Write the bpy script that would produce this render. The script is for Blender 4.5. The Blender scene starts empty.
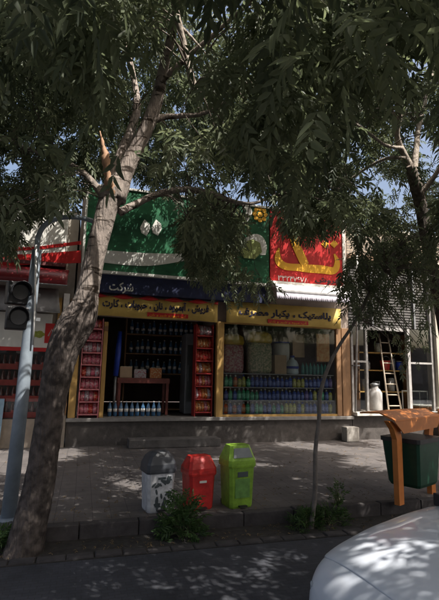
import bpy, bmesh, math, random
import numpy as np
from mathutils import Vector, Matrix
random.seed(7); rng = np.random.default_rng(11)
sc = bpy.context.scene
COL = sc.collection
# ------------------------------------------------------------------ camera
TH, PI_, RO = math.radians(16.4), math.radians(9.21), math.radians(1.2)
r0 = Vector((math.cos(TH), -math.sin(TH), 0)); f0 = Vector((math.sin(TH), math.cos(TH), 0)); z0 = Vector((0, 0, 1))
FW = f0*math.cos(PI_) + z0*math.sin(PI_); up = z0*math.cos(PI_) - f0*math.sin(PI_)
RT = r0*math.cos(RO) + up*math.sin(RO); UP = up*math.cos(RO) - r0*math.sin(RO)
EYE = Vector((0, 0, 1.75))
cam = bpy.data.cameras.new('camera'); camo = bpy.data.objects.new('camera', cam); COL.objects.link(camo)
M = Matrix((RT, UP, -FW)).transposed().to_4x4(); M.translation = EYE; camo.matrix_world = M
cam.sensor_fit = 'VERTICAL'; cam.sensor_height = 24; cam.lens = 18; cam.clip_end = 500; cam.clip_start = .05
sc.camera = camo
# ------------------------------------------------------------------ light
SUN = Vector((.34, -.46, .82)).normalized()
w = bpy.data.worlds.new('World'); sc.world = w; w.use_nodes = True
nt = w.node_tree; sky = nt.nodes.new('ShaderNodeTexSky'); sky.sky_type = 'NISHITA'; sky.sun_disc = False
sky.sun_elevation = math.asin(SUN.z); sky.sun_rotation = math.atan2(SUN.x, SUN.y); sky.air_density = 1; sky.dust_density = 8; sky.ozone_density = .4
nt.links.new(sky.outputs[0], nt.nodes['Background'].inputs[0]); nt.nodes['Background'].inputs[1].default_value = .145
sl = bpy.data.lights.new('sun', 'SUN'); sl.energy = 5; sl.angle = math.radians(.4); sl.color = (1, .95, .88)
so = bpy.data.objects.new('sun', sl); COL.objects.link(so); so.rotation_euler = SUN.to_track_quat('Z', 'Y').to_euler(); so.location = (0, 0, 30)
sc.view_settings.view_transform = 'Standard'; sc.view_settings.look = 'None'; sc.view_settings.gamma = 1
sc.view_settings.exposure = .8
sc.view_settings.use_curve_mapping = False
sc.cycles.max_bounces = 6; sc.cycles.transparent_max_bounces = 12; sc.cycles.use_denoising = True

# ------------------------------------------------------------------ helpers
def ray(x, y): return FW*450 + RT*(x-219.5) + UP*(300-y)
def aty(x, y, Y): d = ray(x, y); return EYE + d*(Y/d.y)
def atz(x, y, Z=.15): d = ray(x, y); return EYE + d*((Z-EYE.z)/d.z)
def projn(P):
    v = P - np.array(EYE); d = v @ np.array(FW); d = np.where(d > .05, d, -1)
    return 219.5+450*(v @ np.array(RT))/d, 300-450*(v @ np.array(UP))/d, d

MC = {}
def mat(name, col, rough=.7, var=.15, scale=6, bump=.0, metal=0., col2=None, stretch=(1, 1, 1), coat=0., spec=.5, thresh=None, trans=0.):
    if name in MC: return MC[name]
    m = bpy.data.materials.new(name); m.use_nodes = True; n = m.node_tree.nodes; l = m.node_tree.links
    b = n['Principled BSDF']; b.inputs['Roughness'].default_value = rough; b.inputs['Metallic'].default_value = metal
    b.inputs['Coat Weight'].default_value = coat; b.inputs['Specular IOR Level'].default_value = spec
    if trans: b.inputs['Transmission Weight'].default_value = trans
    tc = n.new('ShaderNodeTexCoord'); mp = n.new('ShaderNodeMapping'); mp.inputs['Scale'].default_value = stretch
    l.new(tc.outputs['Object'], mp.inputs[0])
    no = n.new('ShaderNodeTexNoise'); no.inputs['Scale'].default_value = scale; no.inputs['Detail'].default_value = 8; no.inputs['Roughness'].default_value = .65
    l.new(mp.outputs[0], no.inputs['Vector'])
    cr = n.new('ShaderNodeValToRGB'); e = cr.color_ramp.elements
    if thresh: e[0].position, e[1].position = thresh
    else: e[0].position, e[1].position = .3, .7
    c2 = col2 if col2 else tuple(min(1, c*(1+var)) for c in col)
    c1 = col if col2 else tuple(c*(1-var) for c in col)
    e[0].color = (*c1, 1); e[1].color = (*c2, 1)
    l.new(no.outputs['Fac'], cr.inputs[0]); l.new(cr.outputs[0], b.inputs['Base Color'])
    if bump:
        bp = n.new('ShaderNodeBump'); bp.inputs['Strength'].default_value = bump; bp.inputs['Distance'].default_value = .02
        l.new(no.outputs['Fac'], bp.inputs['Height']); l.new(bp.outputs[0], b.inputs['Normal'])
    MC[name] = m; return m

def brickmat(name, c1, c2, mortar, scale, bw=.5, rh=.25, mort=.02, rough=.85, axes='xz', bump=.5, off=.5):
    m = bpy.data.materials.new(name); m.use_nodes = True; n = m.node_tree.nodes; l = m.node_tree.links
    b = n['Principled BSDF']; b.inputs['Roughness'].default_value = rough
    tc = n.new('ShaderNodeTexCoord'); sp = n.new('ShaderNodeSeparateXYZ'); cb = n.new('ShaderNodeCombineXYZ')
    l.new(tc.outputs['Object'], sp.inputs[0]); l.new(sp.outputs['X'], cb.inputs[0]); l.new(sp.outputs['Z' if axes == 'xz' else 'Y'], cb.inputs[1])
    br = n.new('ShaderNodeTexBrick'); br.inputs['Color1'].default_value = (*c1, 1); br.inputs['Color2'].default_value = (*c2, 1); br.inputs['Mortar'].default_value = (*mortar, 1)
    br.inputs['Scale'].default_value = scale; br.inputs['Brick Width'].default_value = bw; br.inputs['Row Height'].default_value = rh; br.inputs['Mortar Size'].default_value = mort; br.offset = off
    l.new(cb.outputs[0], br.inputs['Vector'])
    no = n.new('ShaderNodeTexNoise'); no.inputs['Scale'].default_value = 1.7; no.inputs['Detail'].default_value = 12; no.inputs['Roughness'].default_value = .7; l.new(tc.outputs['Object'], no.inputs['Vector'])
    mr = n.new('ShaderNodeMapRange'); mr.inputs[1].default_value = .25; mr.inputs[2].default_value = .75; mr.inputs[3].default_value = .45; mr.inputs[4].default_value = 1.4
    l.new(no.outputs['Fac'], mr.inputs[0])
    mx = n.new('ShaderNodeVectorMath'); mx.operation = 'SCALE'; l.new(br.outputs['Color'], mx.inputs[0]); l.new(mr.outputs[0], mx.inputs['Scale'])
    l.new(mx.outputs[0], b.inputs['Base Color'])
    bp = n.new('ShaderNodeBump'); bp.inputs['Strength'].default_value = bump; bp.inputs['Distance'].default_value = .01; bp.invert = True
    ad = n.new('ShaderNodeMath'); ad.operation = 'ADD'; l.new(br.outputs['Fac'], ad.inputs[0]); l.new(no.outputs['Fac'], ad.inputs[1])
    l.new(ad.outputs[0], bp.inputs['Height']); l.new(bp.outputs[0], b.inputs['Normal'])
    return m

def glassmat():
    m = bpy.data.materials.new('window_glass'); m.use_nodes = True; n = m.node_tree.nodes; l = m.node_tree.links; n.remove(n['Principled BSDF'])
    t = n.new('ShaderNodeBsdfTransparent'); t.inputs[0].default_value = (.95, .97, .96, 1); g = n.new('ShaderNodeBsdfGlossy'); g.inputs['Roughness'].default_value = .03
    f = n.new('ShaderNodeFresnel'); f.inputs[0].default_value = 1.5; mx = n.new('ShaderNodeMixShader')
    l.new(f.outputs[0], mx.inputs[0]); l.new(t.outputs[0], mx.inputs[1]); l.new(g.outputs[0], mx.inputs[2]); l.new(mx.outputs[0], n['Material Output'].inputs[0])
    return m
GLASS = glassmat()

ORD = ['first', 'second', 'third', 'fourth', 'fifth', 'sixth', 'seventh', 'eighth', 'ninth', 'tenth', 'eleventh', 'twelfth', 'thirteenth', 'fourteenth', 'fifteenth', 'sixteenth', 'seventeenth', 'eighteenth', 'nineteenth', 'twentieth', 'twenty first', 'twenty second', 'twenty third', 'twenty fourth', 'twenty fifth', 'twenty sixth']
class MB:
    def __init__(s): s.bm = bmesh.new()
    def box(s, x0, x1, y0, y1, z0_, z1, bev=0, rot=None, piv=None):
        r = bmesh.ops.create_cube(s.bm, size=1); vs = r['verts']
        for v in vs: v.co = Vector((x0+(v.co.x+.5)*(x1-x0), y0+(v.co.y+.5)*(y1-y0), z0_+(v.co.z+.5)*(z1-z0_)))
        if bev:
            es = list({e for v in vs for e in v.link_edges})
            rr = bmesh.ops.bevel(s.bm, geom=es, offset=bev, segments=2, affect='EDGES', profile=.5); vs = rr['verts']
        if rot is not None:
            p = piv or Vector(((x0+x1)/2, (y0+y1)/2, (z0_+z1)/2))
            allv = set(vs)
            bmesh.ops.rotate(s.bm, cent=p, matrix=rot, verts=list(allv))
        return s
    def tube(s, pts, rad, n=8, cap=True, noise=0, seed=0):
        pts = [Vector(p) for p in pts]; rad = rad if hasattr(rad, '__len__') else [rad]*len(pts); rings = []; rr = random.Random(seed)
        a = (pts[1]-pts[0]).normalized().orthogonal().normalized()
        for i, p in enumerate(pts):
            t = (pts[min(i+1, len(pts)-1)]-pts[max(i-1, 0)]).normalized(); a = (a - t*a.dot(t)).normalized(); b = t.cross(a)
            rings.append([s.bm.verts.new(p+(a*math.cos(2*math.pi*k/n)+b*math.sin(2*math.pi*k/n))*rad[i]*(1+noise*rr.uniform(-1, 1))) for k in range(n)])
        for i in range(len(rings)-1):
            for k in range(n): f = s.bm.faces.new((rings[i][k], rings[i][(k+1) % n], rings[i+1][(k+1) % n], rings[i+1][k])); f.smooth = True
        if cap:
            s.bm.faces.new(rings[0][::-1]); s.bm.faces.new(rings[-1])
        return s
    def lathe(s, prof, c=(0, 0, 0), n=12):
        c = Vector(c); rings = []
        for r, z in prof: rings.append([s.bm.verts.new(c+Vector((max(r, .0005)*math.cos(2*math.pi*k/n), max(r, .0005)*math.sin(2*math.pi*k/n), z))) for k in range(n)])
        for i in range(len(rings)-1):
            for k in range(n): f = s.bm.faces.new((rings[i][k], rings[i][(k+1) % n], rings[i+1][(k+1) % n], rings[i+1][k])); f.smooth = True
        s.bm.faces.new(rings[0][::-1]); s.bm.faces.new(rings[-1]); return s
    def poly(s, pts, y0, y1):            # prism of an (x,z) outline between y0 and y1
        a = [s.bm.verts.new((p[0], y0, p[1])) for p in pts]; b = [s.bm.verts.new((p[0], y1, p[1])) for p in pts]
        s.bm.faces.new(a); s.bm.faces.new(b[::-1]); n = len(pts)
        for i in range(n): s.bm.faces.new((a[i], b[i], b[(i+1) % n], a[(i+1) % n]))
        return s
    def loft(s, rings, close=True, cap=True, smooth=True):
        R_ = [[s.bm.verts.new(p) for p in r] for r in rings]; n = len(R_[0])
        for i in range(len(R_)-1):
            for k in range(n if close else n-1):
                f = s.bm.faces.new((R_[i][k], R_[i][(k+1) % n], R_[i+1][(k+1) % n], R_[i+1][k])); f.smooth = smooth
        if cap: s.bm.faces.new(R_[0][::-1]); s.bm.faces.new(R_[-1])
        return s
    def build(s, name, m, parent=None, loc=None):
        bmesh.ops.recalc_face_normals(s.bm, faces=s.bm.faces)
        me = bpy.data.meshes.new(name); s.bm.to_mesh(me); s.bm.free(); me.materials.append(m)
        o = bpy.data.objects.new(name, me); COL.objects.link(o)
        if parent:
            o.parent = parent; o.matrix_parent_inverse = Matrix.Translation(-parent.location) if parent.parent is None and parent.type == 'EMPTY' and parent.get('abs') else Matrix()
        if loc: o.location = loc
        return o
def tag(o, label, cat, group=None):
    o['label'] = label; o['category'] = cat
    if group: o['group'] = group
    return o
def thing(name, label, cat, loc=(0, 0, 0), rz=0, group=None, absolute=False):
    o = bpy.data.objects.new(name, None); COL.objects.link(o); o.location = loc; o.rotation_euler = (0, 0, rz); o.empty_display_size = .1
    if absolute: o['abs'] = 1            # its parts are given in world coordinates
    return tag(o, label, cat, group)
def struct(o, kind='structure'): o['kind'] = kind; return o
def bx(name, m, parent, *a, **k): return MB().box(*a, **k).build(name, m, parent)
def copy_tree(o, parent=None):
    c = o.copy(); COL.objects.link(c); c.parent = parent
    for ch in list(o.children): copy_tree(ch, c)
    return c
def kids_label(o, txt):
    for k in ('label', 'category', 'group'):
        if k in o: del o[k]

FORMS = {'ا':'FE8D FE8E','آ':'FE81 FE82','ب':'FE8F FE90 FE91 FE92','پ':'FB56 FB57 FB58 FB59','ت':'FE95 FE96 FE97 FE98','ح':'FEA1 FEA2 FEA3 FEA4','خ':'FEA5 FEA6 FEA7 FEA8','د':'FEA9 FEAA','ر':'FEAD FEAE','س':'FEB1 FEB2 FEB3 FEB4','ش':'FEB5 FEB6 FEB7 FEB8','ص':'FEB9 FEBA FEBB FEBC','ف':'FED1 FED2 FED3 FED4','ک':'FB8E FB8F FB90 FB91','ل':'FEDD FEDE FEDF FEE0','م':'FEE1 FEE2 FEE3 FEE4','ن':'FEE5 FEE6 FEE7 FEE8','و':'FEED FEEE','ه':'FEE9 FEEA FEEB FEEC','ی':'FBFC FBFD FBFE FBFF','غ':'FECD FECE FECF FED0'}
def shape(t):
    out = []
    for i, c in enumerate(t):
        if c not in FORMS: out.append(c); continue
        f = FORMS[c].split(); prev = i > 0 and t[i-1] in FORMS and len(FORMS[t[i-1]].split()) == 4
        nxt = i+1 < len(t) and t[i+1] in FORMS and len(f) == 4
        out.append(chr(int(f[(3 if nxt else 1) if prev else (2 if nxt else 0)], 16)))
    return ''.join(reversed(out))
def text(body, x0, x1, y, z, h, m, parent, name='lettering', bold=.012, raw=False):
    """lettering facing -y, between x0 and x1, baseline z, as a mesh"""
    c = bpy.data.curves.new('t', 'FONT'); c.body = body if raw else shape(body); c.size = 1; c.extrude = .01; c.offset = bold; c.resolution_u = 3
    t = bpy.data.objects.new('t', c); COL.objects.link(t); dg = bpy.context.evaluated_depsgraph_get(); me = bpy.data.meshes.new_from_object(t.evaluated_get(dg))
    bpy.data.objects.remove(t)
    n = len(me.vertices); co = np.empty(n*3, dtype=np.float32); me.vertices.foreach_get('co', co); co = co.reshape(-1, 3)
    xa, xb = co[:, 0].min(), co[:, 0].max(); out = np.empty_like(co)
    out[:, 0] = x0+(co[:, 0]-xa)/(xb-xa)*(x1-x0); out[:, 1] = y-co[:, 2]*.3; out[:, 2] = z+co[:, 1]*h
    me.vertices.foreach_set('co', out.ravel()); me.materials.clear(); me.materials.append(m)
    o = bpy.data.objects.new(name, me); COL.objects.link(o); o.parent = parent
    if parent.get('abs'): o.matrix_parent_inverse = Matrix.Translation(-parent.location)
    return o
def smooth_pts(pts, k=6):
    out = []; P = [np.array(p, float) for p in pts]; n = len(P)
    for i in range(n-1):
        a, b, c, d = P[max(i-1, 0)], P[i], P[i+1], P[min(i+2, n-1)]
        for j in range(k):
            t = j/k; out.append(.5*((2*b)+(-a+c)*t+(2*a-5*b+4*c-d)*t*t+(-a+3*b-3*c+d)*t**3))
    out.append(P[-1]); return out
def ribbon(mb, px, Y, th=.012):
    """painted stroke: px = (pixel x, pixel y, width px) on the plane y=Y"""
    S = smooth_pts(px, 5); L = []; R_ = []
    for i, p in enumerate(S):
        d = S[min(i+1, len(S)-1)][:2]-S[max(i-1, 0)][:2]; d = d/(np.hypot(*d)+1e-6); nx = np.array([-d[1], d[0]])*max(p[2], .3)/2
        a = aty(*(p[:2]+nx), Y); b = aty(*(p[:2]-nx), Y); L.append((a.x, a.z)); R_.append((b.x, b.z))
    rings = [[(a[0], Y, a[1]), (b[0], Y, b[1]), (b[0], Y-th, b[1]), (a[0], Y-th, a[1])] for a, b in zip(L, R_)]
    mb.loft(rings, smooth=False); return mb
def pxpoly(mb, pts, Y, th=.012):
    mb.poly([(aty(x, y, Y).x, aty(x, y, Y).z) for x, y in pts], Y, Y-th); return mb

# ------------------------------------------------------------------ ground
WALK, ROAD, YF, FLR = .15, 0., 10.35, .73
m_road = brickmat('road_pavers', (.048, .05, .06), (.038, .041, .05), (.03, .03, .035), 5, .5, .25, .015, axes='xy', bump=.35)
m_walk = brickmat('walk_pavers', (.12, .106, .10), (.10, .09, .087), (.06, .054, .053), 2.5, .5, .5, .011, axes='xy', bump=.4, off=0)
m_conc = mat('concrete', (.10, .092, .088), .9, .35, 5, .5)
m_dirt = mat('ditch_dirt', (.03, .027, .024), .95, .5, 9, .8)
struct(bx('ground', mat('far_ground', (.14, .12, .10), .95, .3, 1), None, -150, 150, -150, 150, -.6, -.36))
struct(bx('road', m_road, None, -60, 60, -9, 4.70, -.35, ROAD))
struct(bx('sidewalk', m_walk, None, -60, 60, 5.36, 10.9, -.35, WALK))
struct(bx('drain_channel', m_dirt, None, -60, 60, 4.701, 5.359, -.35, .006))
# kerb stones either side of the channel, one run each
def kerb_row(name, y0, y1, top, ln, x0, x1, m):
    b = MB(); x = x0
    while x < x1:
        dz, dy, L = random.uniform(-.01, .01), random.uniform(-.008, .008), ln*random.uniform(.93, 1.07); b.box(x+.005, x+L-.005, y0+dy, y1+dy, -.34, top+dz, bev=.012, rot=Matrix.Rotation(random.uniform(-.012, .012), 3, 'Y')); x += L
    struct(b.build(name, m, None))
m_kerb = mat('kerb_concrete', (.05, .045, .045), .95, .4, 6, .6)
kerb_row('channel_edging', 4.712, 4.83, .022, .25, -7, 13, m_kerb)
kerb_row('kerb', 5.235, 5.352, .158, .6, -7, 13, m_kerb)

# ------------------------------------------------------------------ middle shop building
m_wall = mat('plaster', (.30, .27, .23), .9, .2, 3, .3)
m_dark = mat('dark_interior', (.34, .28, .24), .9, .3, 2)
m_wood = mat('brown_wood_frame', (.24, .13, .06), .6, .3, 8, .2, stretch=(1, 1, .1))
m_ocre = mat('ochre_frame', (.40, .24, .07), .6, .2, 8, stretch=(1, 1, .2))
m_base = mat('plinth_stone', (.07, .062, .057), .85, .35, 7, .5)
m_steel = mat('grey_steel', (.25, .26, .27), .45, .15, 10, metal=.7)
m_grey = mat('grey_paint', (.34, .33, .32), .6, .25, 8)  # white fittings of the right shop, toned down to grey
m_white = mat('white_paint', (.75, .74, .72), .6, .08, 10)
m_black = mat('black_plastic', (.02, .02, .022), .5, .2, 10)
m_red = mat('red_plastic', (.36, .03, .028), .45, .15, 12)
m_blue = mat('blue_plastic', (.02, .06, .45), .4, .15, 12)

shop = thing('shop_building', 'single storey corner shop with open doorway and bottle window between two neighbouring shops', 'shop', (3.2, YF, WALK), absolute=True)
b = MB(); b.box(-.28, 6.62, YF+.05, YF+.25, 2.97, 5.95); b.box(-.28, -.1, YF+.25, 16, FLR, 5.95); b.box(6.44, 6.62, YF+.25, 16, FLR, 5.95); b.box(-.1, 6.44, 15.8, 16, FLR, 5.95)
b.build('wall', m_dark, shop)
bx('roof', m_conc, shop, -.28, 6.62, YF+.25, 16, 5.95, 6.05)
bx('ceiling', m_dark, shop, -.1, 6.44, YF+.25, 15.8, 3.6, 3.7)
bx('floor', m_base, shop, -.1, 6.44, YF+.3, 15.8, .5, FLR-.01)
b = MB(); b.box(-.28, 6.62, YF-.02, YF+.3, .0, .66); b.build('plinth', m_base, shop)
b = MB(); b.box(-.3, 6.64, YF-.10, YF+.3, .661, FLR+.01, bev=.01); b.build('door_sill', mat('sill_stone', (.2, .19, .18), .6, .2, 8, .2), shop)
for a, c, mm in ((-.27, -.12, m_ocre), (3.0, 3.17, m_ocre), (6.2, 6.34, m_wood), (6.36, 6.6, m_wood)):
    bx('door_post', mm, shop, a, c, YF-.04, YF+.1, FLR+.011, 2.97, bev=.008)
bx('partition', m_dark, shop, 3.05, 3.12, YF+.1, 13.6, FLR, 3.6)
bx('window_pane', GLASS, shop, 3.19, 6.18, YF+.0, YF+.008, FLR+.06, 2.95)
bx('window_sill', m_ocre, shop, 3.171, 6.199, YF-.03, YF+.04, FLR+.012, FLR+.06); bx('window_head', m_ocre, shop, 3.171, 6.199, YF-.03, YF+.04, 2.93, 2.969)
bx('door_step', m_conc, None, 1.0, 3.0, YF-.5, YF-.11, WALK+.004, .33, bev=.015)
tag(bpy.data.objects['door_step'], 'low concrete step in front of the open shop doorway', 'step')
bx('stone_block', mat('pale_block', (.33, .31, .28), .9, .2, 8, .4), None, 6.25, 6.6, YF-.36, YF-.11, WALK+.004, .5, bev=.015)
tag(bpy.data.objects['stone_block'], 'pale stone block against the plinth at the right end of the bottle window', 'block')

# ---- green sign
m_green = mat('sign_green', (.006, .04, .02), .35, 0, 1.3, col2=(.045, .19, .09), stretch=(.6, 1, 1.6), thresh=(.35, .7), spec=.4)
m_signwhite = mat('sign_white', (.64, .63, .58), .5, .05, 6)
m_yel = mat('sign_yellow', (.72, .36, .015), .5, .08, 6)
m_redsign = mat('sign_red', (.46, .022, .022), .4, .08, 2, spec=.4)
YS = YF-.32
gs = thing('green_sign', 'wide green shop sign with white swooping lettering and two white diamonds, above the doorway', 'shop sign', (2.1, YS, 4.0), absolute=True)
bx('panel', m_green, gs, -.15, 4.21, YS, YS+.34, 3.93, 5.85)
b = MB(); b.box(-.2, 4.215, YS-.03, YS+.34, 3.87, 3.928); b.box(-.2, 4.215, YS-.03, YS+.34, 5.852, 5.9); b.box(-.2, -.152, YS-.03, YS+.34, 3.93, 5.85)
b.build('frame', m_signwhite, gs)
b = MB(); ribbon(b, [(94, 255, 12), (120, 258, 13), (150, 259.5, 12.5), (180, 257.5, 8), (205, 252, 6), (222, 246, 4), (236, 236, 4)], YS-.002)
ribbon(b, [(234, 226, 4), (243, 221, 7), (249, 212, 6), (245, 205, 4)], YS-.002)
ribbon(b, [(232, 250, 7), (245, 244, 10), (256, 240, 12), (262, 246, 9), (263, 255, 5)], YS-.002)
for cx in (145, 156.5): pxpoly(b, [(cx-.5, 219.5), (cx+4.5, 224), (cx+5.2, 229), (cx+1.5, 236), (cx-3.5, 233), (cx-5, 227.5)], YS-.002)
b.build('lettering', m_signwhite, gs)
b = MB()
for k in range(8):
    a = k*math.pi/4; c = aty(260, 214.5, YS-.002); p = [(c.x+.15*math.cos(a)+.058*math.cos(t*math.pi/4), c.z+.15*math.sin(a)+.058*math.sin(t*math.pi/4)) for t in range(8)]; b.poly(p, YS-.002-.001*(k % 2), YS-.016-.001*(k % 2))
p = [(c.x+.07*math.cos(t*math.pi/6), c.z+.07*math.sin(t*math.pi/6)) for t in range(12)]; b.poly(p, YS-.002, YS-.014)
b.build('flower_emblem', m_yel, gs)
b = MB(); pxpoly(b, [(243, 243), (252, 239), (260, 243), (262, 252), (255, 259), (244, 258), (240, 251)], YS-.016, .008); b.build('painted_fruit', mat('fruit_green', (.22, .26, .08), .5, .4, 14), gs)
# ---- red sign
rs = thing('red_sign', 'square red shop sign with one large yellow word and a phone number beneath', 'shop sign', (5.4, YS, 4.0), absolute=True)
bx('panel', m_redsign, rs, 4.225, 6.24, YS-.03, YS+.34, 4.01, 5.85)
b = MB(); b.box(4.225, 6.31, YS-.06, YS+.34, 3.94, 4.008); b.box(6.242, 6.31, YS-.06, YS+.34, 4.01, 5.85); b.box(4.225, 6.31, YS-.06, YS+.34, 5.852, 5.9); b.build('frame', m_signwhite, rs)
b = MB(); Yr = YS-.033
ribbon(b, [(279, 248, 1), (277.5, 255, 5), (279, 262, 7), (286, 266.5, 7), (298, 267.5, 7), (308, 268.5, 8), (322, 269.5, 8), (334, 270.5, 7), (337, 262, 5), (334, 254, 1.5)], Yr)
ribbon(b, [(301, 218, 3), (292, 226, 5), (293, 238, 7), (299, 252, 8), (305, 265, 8)], Yr-.004)
for q in (325, 334): pxpoly(b, [(q, 240), (q+4, 244), (q, 248), (q-4, 244)], Yr)
b.build('lettering', m_yel, rs)
c = aty(278, 277, Yr); d = aty(308, 281, Yr); text('۳۳۲۴۷۶۷۸', c.x, d.x, Yr, c.z-.09, .2, m_signwhite, rs, 'phone_number', 0, raw=True)
c = aty(315, 279, Yr); d = aty(339, 283, Yr); text('فروش', c.x, d.x, Yr, c.z-.06, .16, m_black, rs, 'small_lettering', .03)
# ---- navy fascia, banners, awning
m_navy = mat('navy_cloth', (.012, .018, .06), .7, .4, 6, .2)
nf = thing('navy_fascia', 'dark navy fascia band with pale lettering, under the green sign', 'shop sign', (2.3, YF, 3.5), absolute=True)
bx('panel', m_navy, nf, -.05, 4.2, YF-.24, YF+.04, 3.46, 3.865)
text('شرکت', .42, .95, YF-.243, 3.52, .26, m_signwhite, nf, bold=.02)
m_ban = mat('banner_yellow', (.60, .42, .11), .7, .12, 5, .1)
m_ink = mat('banner_ink', (.012, .012, .05), .6, .1, 5)
def banner(x0, x1, label, body, tx0, tx1, rx0, rx1, top):
    t = thing('yellow_banner', label, 'banner', ((x0+x1)/2, YF, 3.0), group='yellow banners over the shop front', absolute=True)
    mb = MB(); nn = 30; rings = []
    for i in range(nn+1):
        x = x0+(x1-x0)*i/nn; y = YF-.13+.012*math.sin(i*.9); rings.append([(x, y, 2.945+.012*math.sin(i*.35)), (x, y, top), (x, y+.012, top), (x, y+.012, 2.945+.012*math.sin(i*.35))])
    mb.loft(rings); mb.build('cloth', m_ban, t)
    text(body, tx0, tx1, YF-.146, 3.165, .22, m_ink, t, bold=.04)
    bx('red_strip', m_redsign, t, rx0, rx1, YF-.152, YF-.14, 2.985, 3.08)
    text('آب میوه و شیر و نان', rx0+.05, rx1-.05, YF-.1525, 3.005, .07, m_yel, t, 'small_lettering', .01)
    return t
t = banner(.02, 2.97, 'yellow cloth banner with dark lettering and wavy red top edge over the open doorway', 'فروش ، آبمیوه ، نان ، حبوبات ، کارت', .3, 2.75, 1.3, 2.25, 3.40)
mb = MB(); S = []
for i in range(41):
    x = .02+2.95*i/40; S.append([(x, YF-.15, 3.37-.02*math.sin(i*.8)), (x, YF-.15, 3.42+.035*math.sin(i*.8)), (x, YF-.12, 3.42+.035*math.sin(i*.8)), (x, YF-.12, 3.37-.02*math.sin(i*.8))])
mb.loft(S); mb.build('wavy_edge', m_redsign, t)
banner(3.19, 6.3, 'yellow cloth banner with large dark lettering above the bottle window, in the awning shade', 'پلاستیک ، یکبار مصرف', 3.5, 6.0, 4.25, 5.35, 3.46)
aw = thing('window_awning', 'white scalloped fabric awning with a lilac fringe above the bottle window', 'awning', (5.4, YF, 3.9), absolute=True)
rings = []; m_aw = mat('awning_cloth', (.72, .71, .72), .8, .15, 7, .15)
for i in range(61):
    x = 4.23+2.14*i/60; sg = .02*abs(math.sin(i*math.pi/6)); rings.append([(x, YF-.05, 3.93), (x, YF-.5, 3.91-sg*.5), (x, YF-.66, 3.88-sg*.5), (x, YF-.73, 3.64), (x, YF-.72, 3.64), (x, YF-.65, 3.87-sg*.5), (x, YF-.5, 3.895-sg*.5), (x, YF-.05, 3.915)])
MB().loft(rings).build('canopy', m_aw, aw)
rings = []
for i in range(177):
    x = 4.23+2.14*i/176; yy = YF-.735+.006*math.sin(i*.55); sg = .02*abs(math.sin(i/176*60*math.pi/6)); zb = 3.50+.035*(1-abs(math.sin(i*math.pi/4))); rings.append([(x, yy, 3.65), (x, yy, zb), (x, yy+.008, zb), (x, yy+.008, 3.65)])
MB().loft(rings).build('fringe', mat('awning_fringe', (.5, .47, .54), .85, .2, 9), aw)
for x in (4.34, 6.5): MB().tube([(x, YF-.02, 3.5), (x, YF-.7, 3.68)], .012).build('bracket', m_steel, aw)

# ---- bottles in the window
bcols = {'B': ('dark blue', (.05, .11, .48)), 'G': ('green', (.07, .45, .24)), 'Y': ('yellow green', (.6, .62, .12)), 'O': ('orange red', (.8, .16, .05)), 'P': ('violet', (.16, .12, .4))}
rows = [(.80, 'lowest', 'OBOBOGBGGBBGBGYYYBYBBBGBBY'), (1.115, 'middle', 'BGBGGGGGBBBBBBBBBBBPBYBGBY'), (1.43, 'top', 'GGOYYGBBBBBBBBBBYYYBBBBBBP')]
protos = {}
m_lab = mat('bottle_label', (.55, .55, .45), .5, .3, 20)
def make_bottle(k, col):
    t = thing('bottle', '', 'bottle', (0, 0, 0))
    MB().lathe([(.036, 0), (.043, .008), (.043, .16), (.036, .19), (.017, .215), (.016, .225)], n=10).build('body', mat('bottle_'+k, col, .25, .2, 14, spec=.6), t)
    MB().lathe([(.0438, .04), (.0438, .145)], n=10).build('label', mat('bottle_lab_'+k, tuple(min(.8, c*1.5+.17) for c in col), .5, .35, 30), t)
    MB().lathe([(.018, .226), (.019, .23), (.018, .262), (.012, .268)], n=8).build('cap', {'B': m_lab, 'G': m_white, 'Y': m_blue, 'O': m_white, 'P': m_white}[k], t)
    return t
for z, rn, pat in rows:
    pass
for z, rn, pat in rows:
    for i, k in enumerate(pat):
        nm, col = bcols[k]
        if k not in protos: o = protos[k] = make_bottle(k, col)
        else: o = copy_tree(protos[k])
        o.location = (3.30+i*.1125+random.uniform(-.006, .006), YF+.16+random.uniform(-.01, .01), z); o.rotation_euler.z = random.uniform(0, 6); q_ = random.choice((.92, 1, 1.06, 1.1)); o.scale = (1.16*random.uniform(.93, 1.04), 1.16, q_); o.rotation_euler.x = random.uniform(-.03, .03)
        tag(o, '%s bottle, %s from the left in the %s row of the window display' % (nm, ORD[i], rn), 'bottle', '%s bottles in the %s row of the window' % (nm, rn))
disp = thing('display_shelving', 'stepped steel display shelving carrying the bottles behind the window', 'shelves', (4.7, YF+.3, FLR), absolute=True)
for z in (.80, 1.115, 1.43): bx('shelf', m_steel, disp, 3.2, 6.17, YF+.07, YF+.45, z-.022, z-.002)
bx('shelf', m_steel, disp, 3.2, 6.17, YF+.07, YF+.9, 1.735, 1.755)
for x in (3.2, 6.14): bx('upright', m_steel, disp, x, x+.03, YF+.46, YF+.49, FLR, 2.6)
bx('back_board', mat('board_brown', (.2, .15, .11), .8), disp, 3.2, 6.17, YF+.91, YF+.93, FLR, 2.9)
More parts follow.
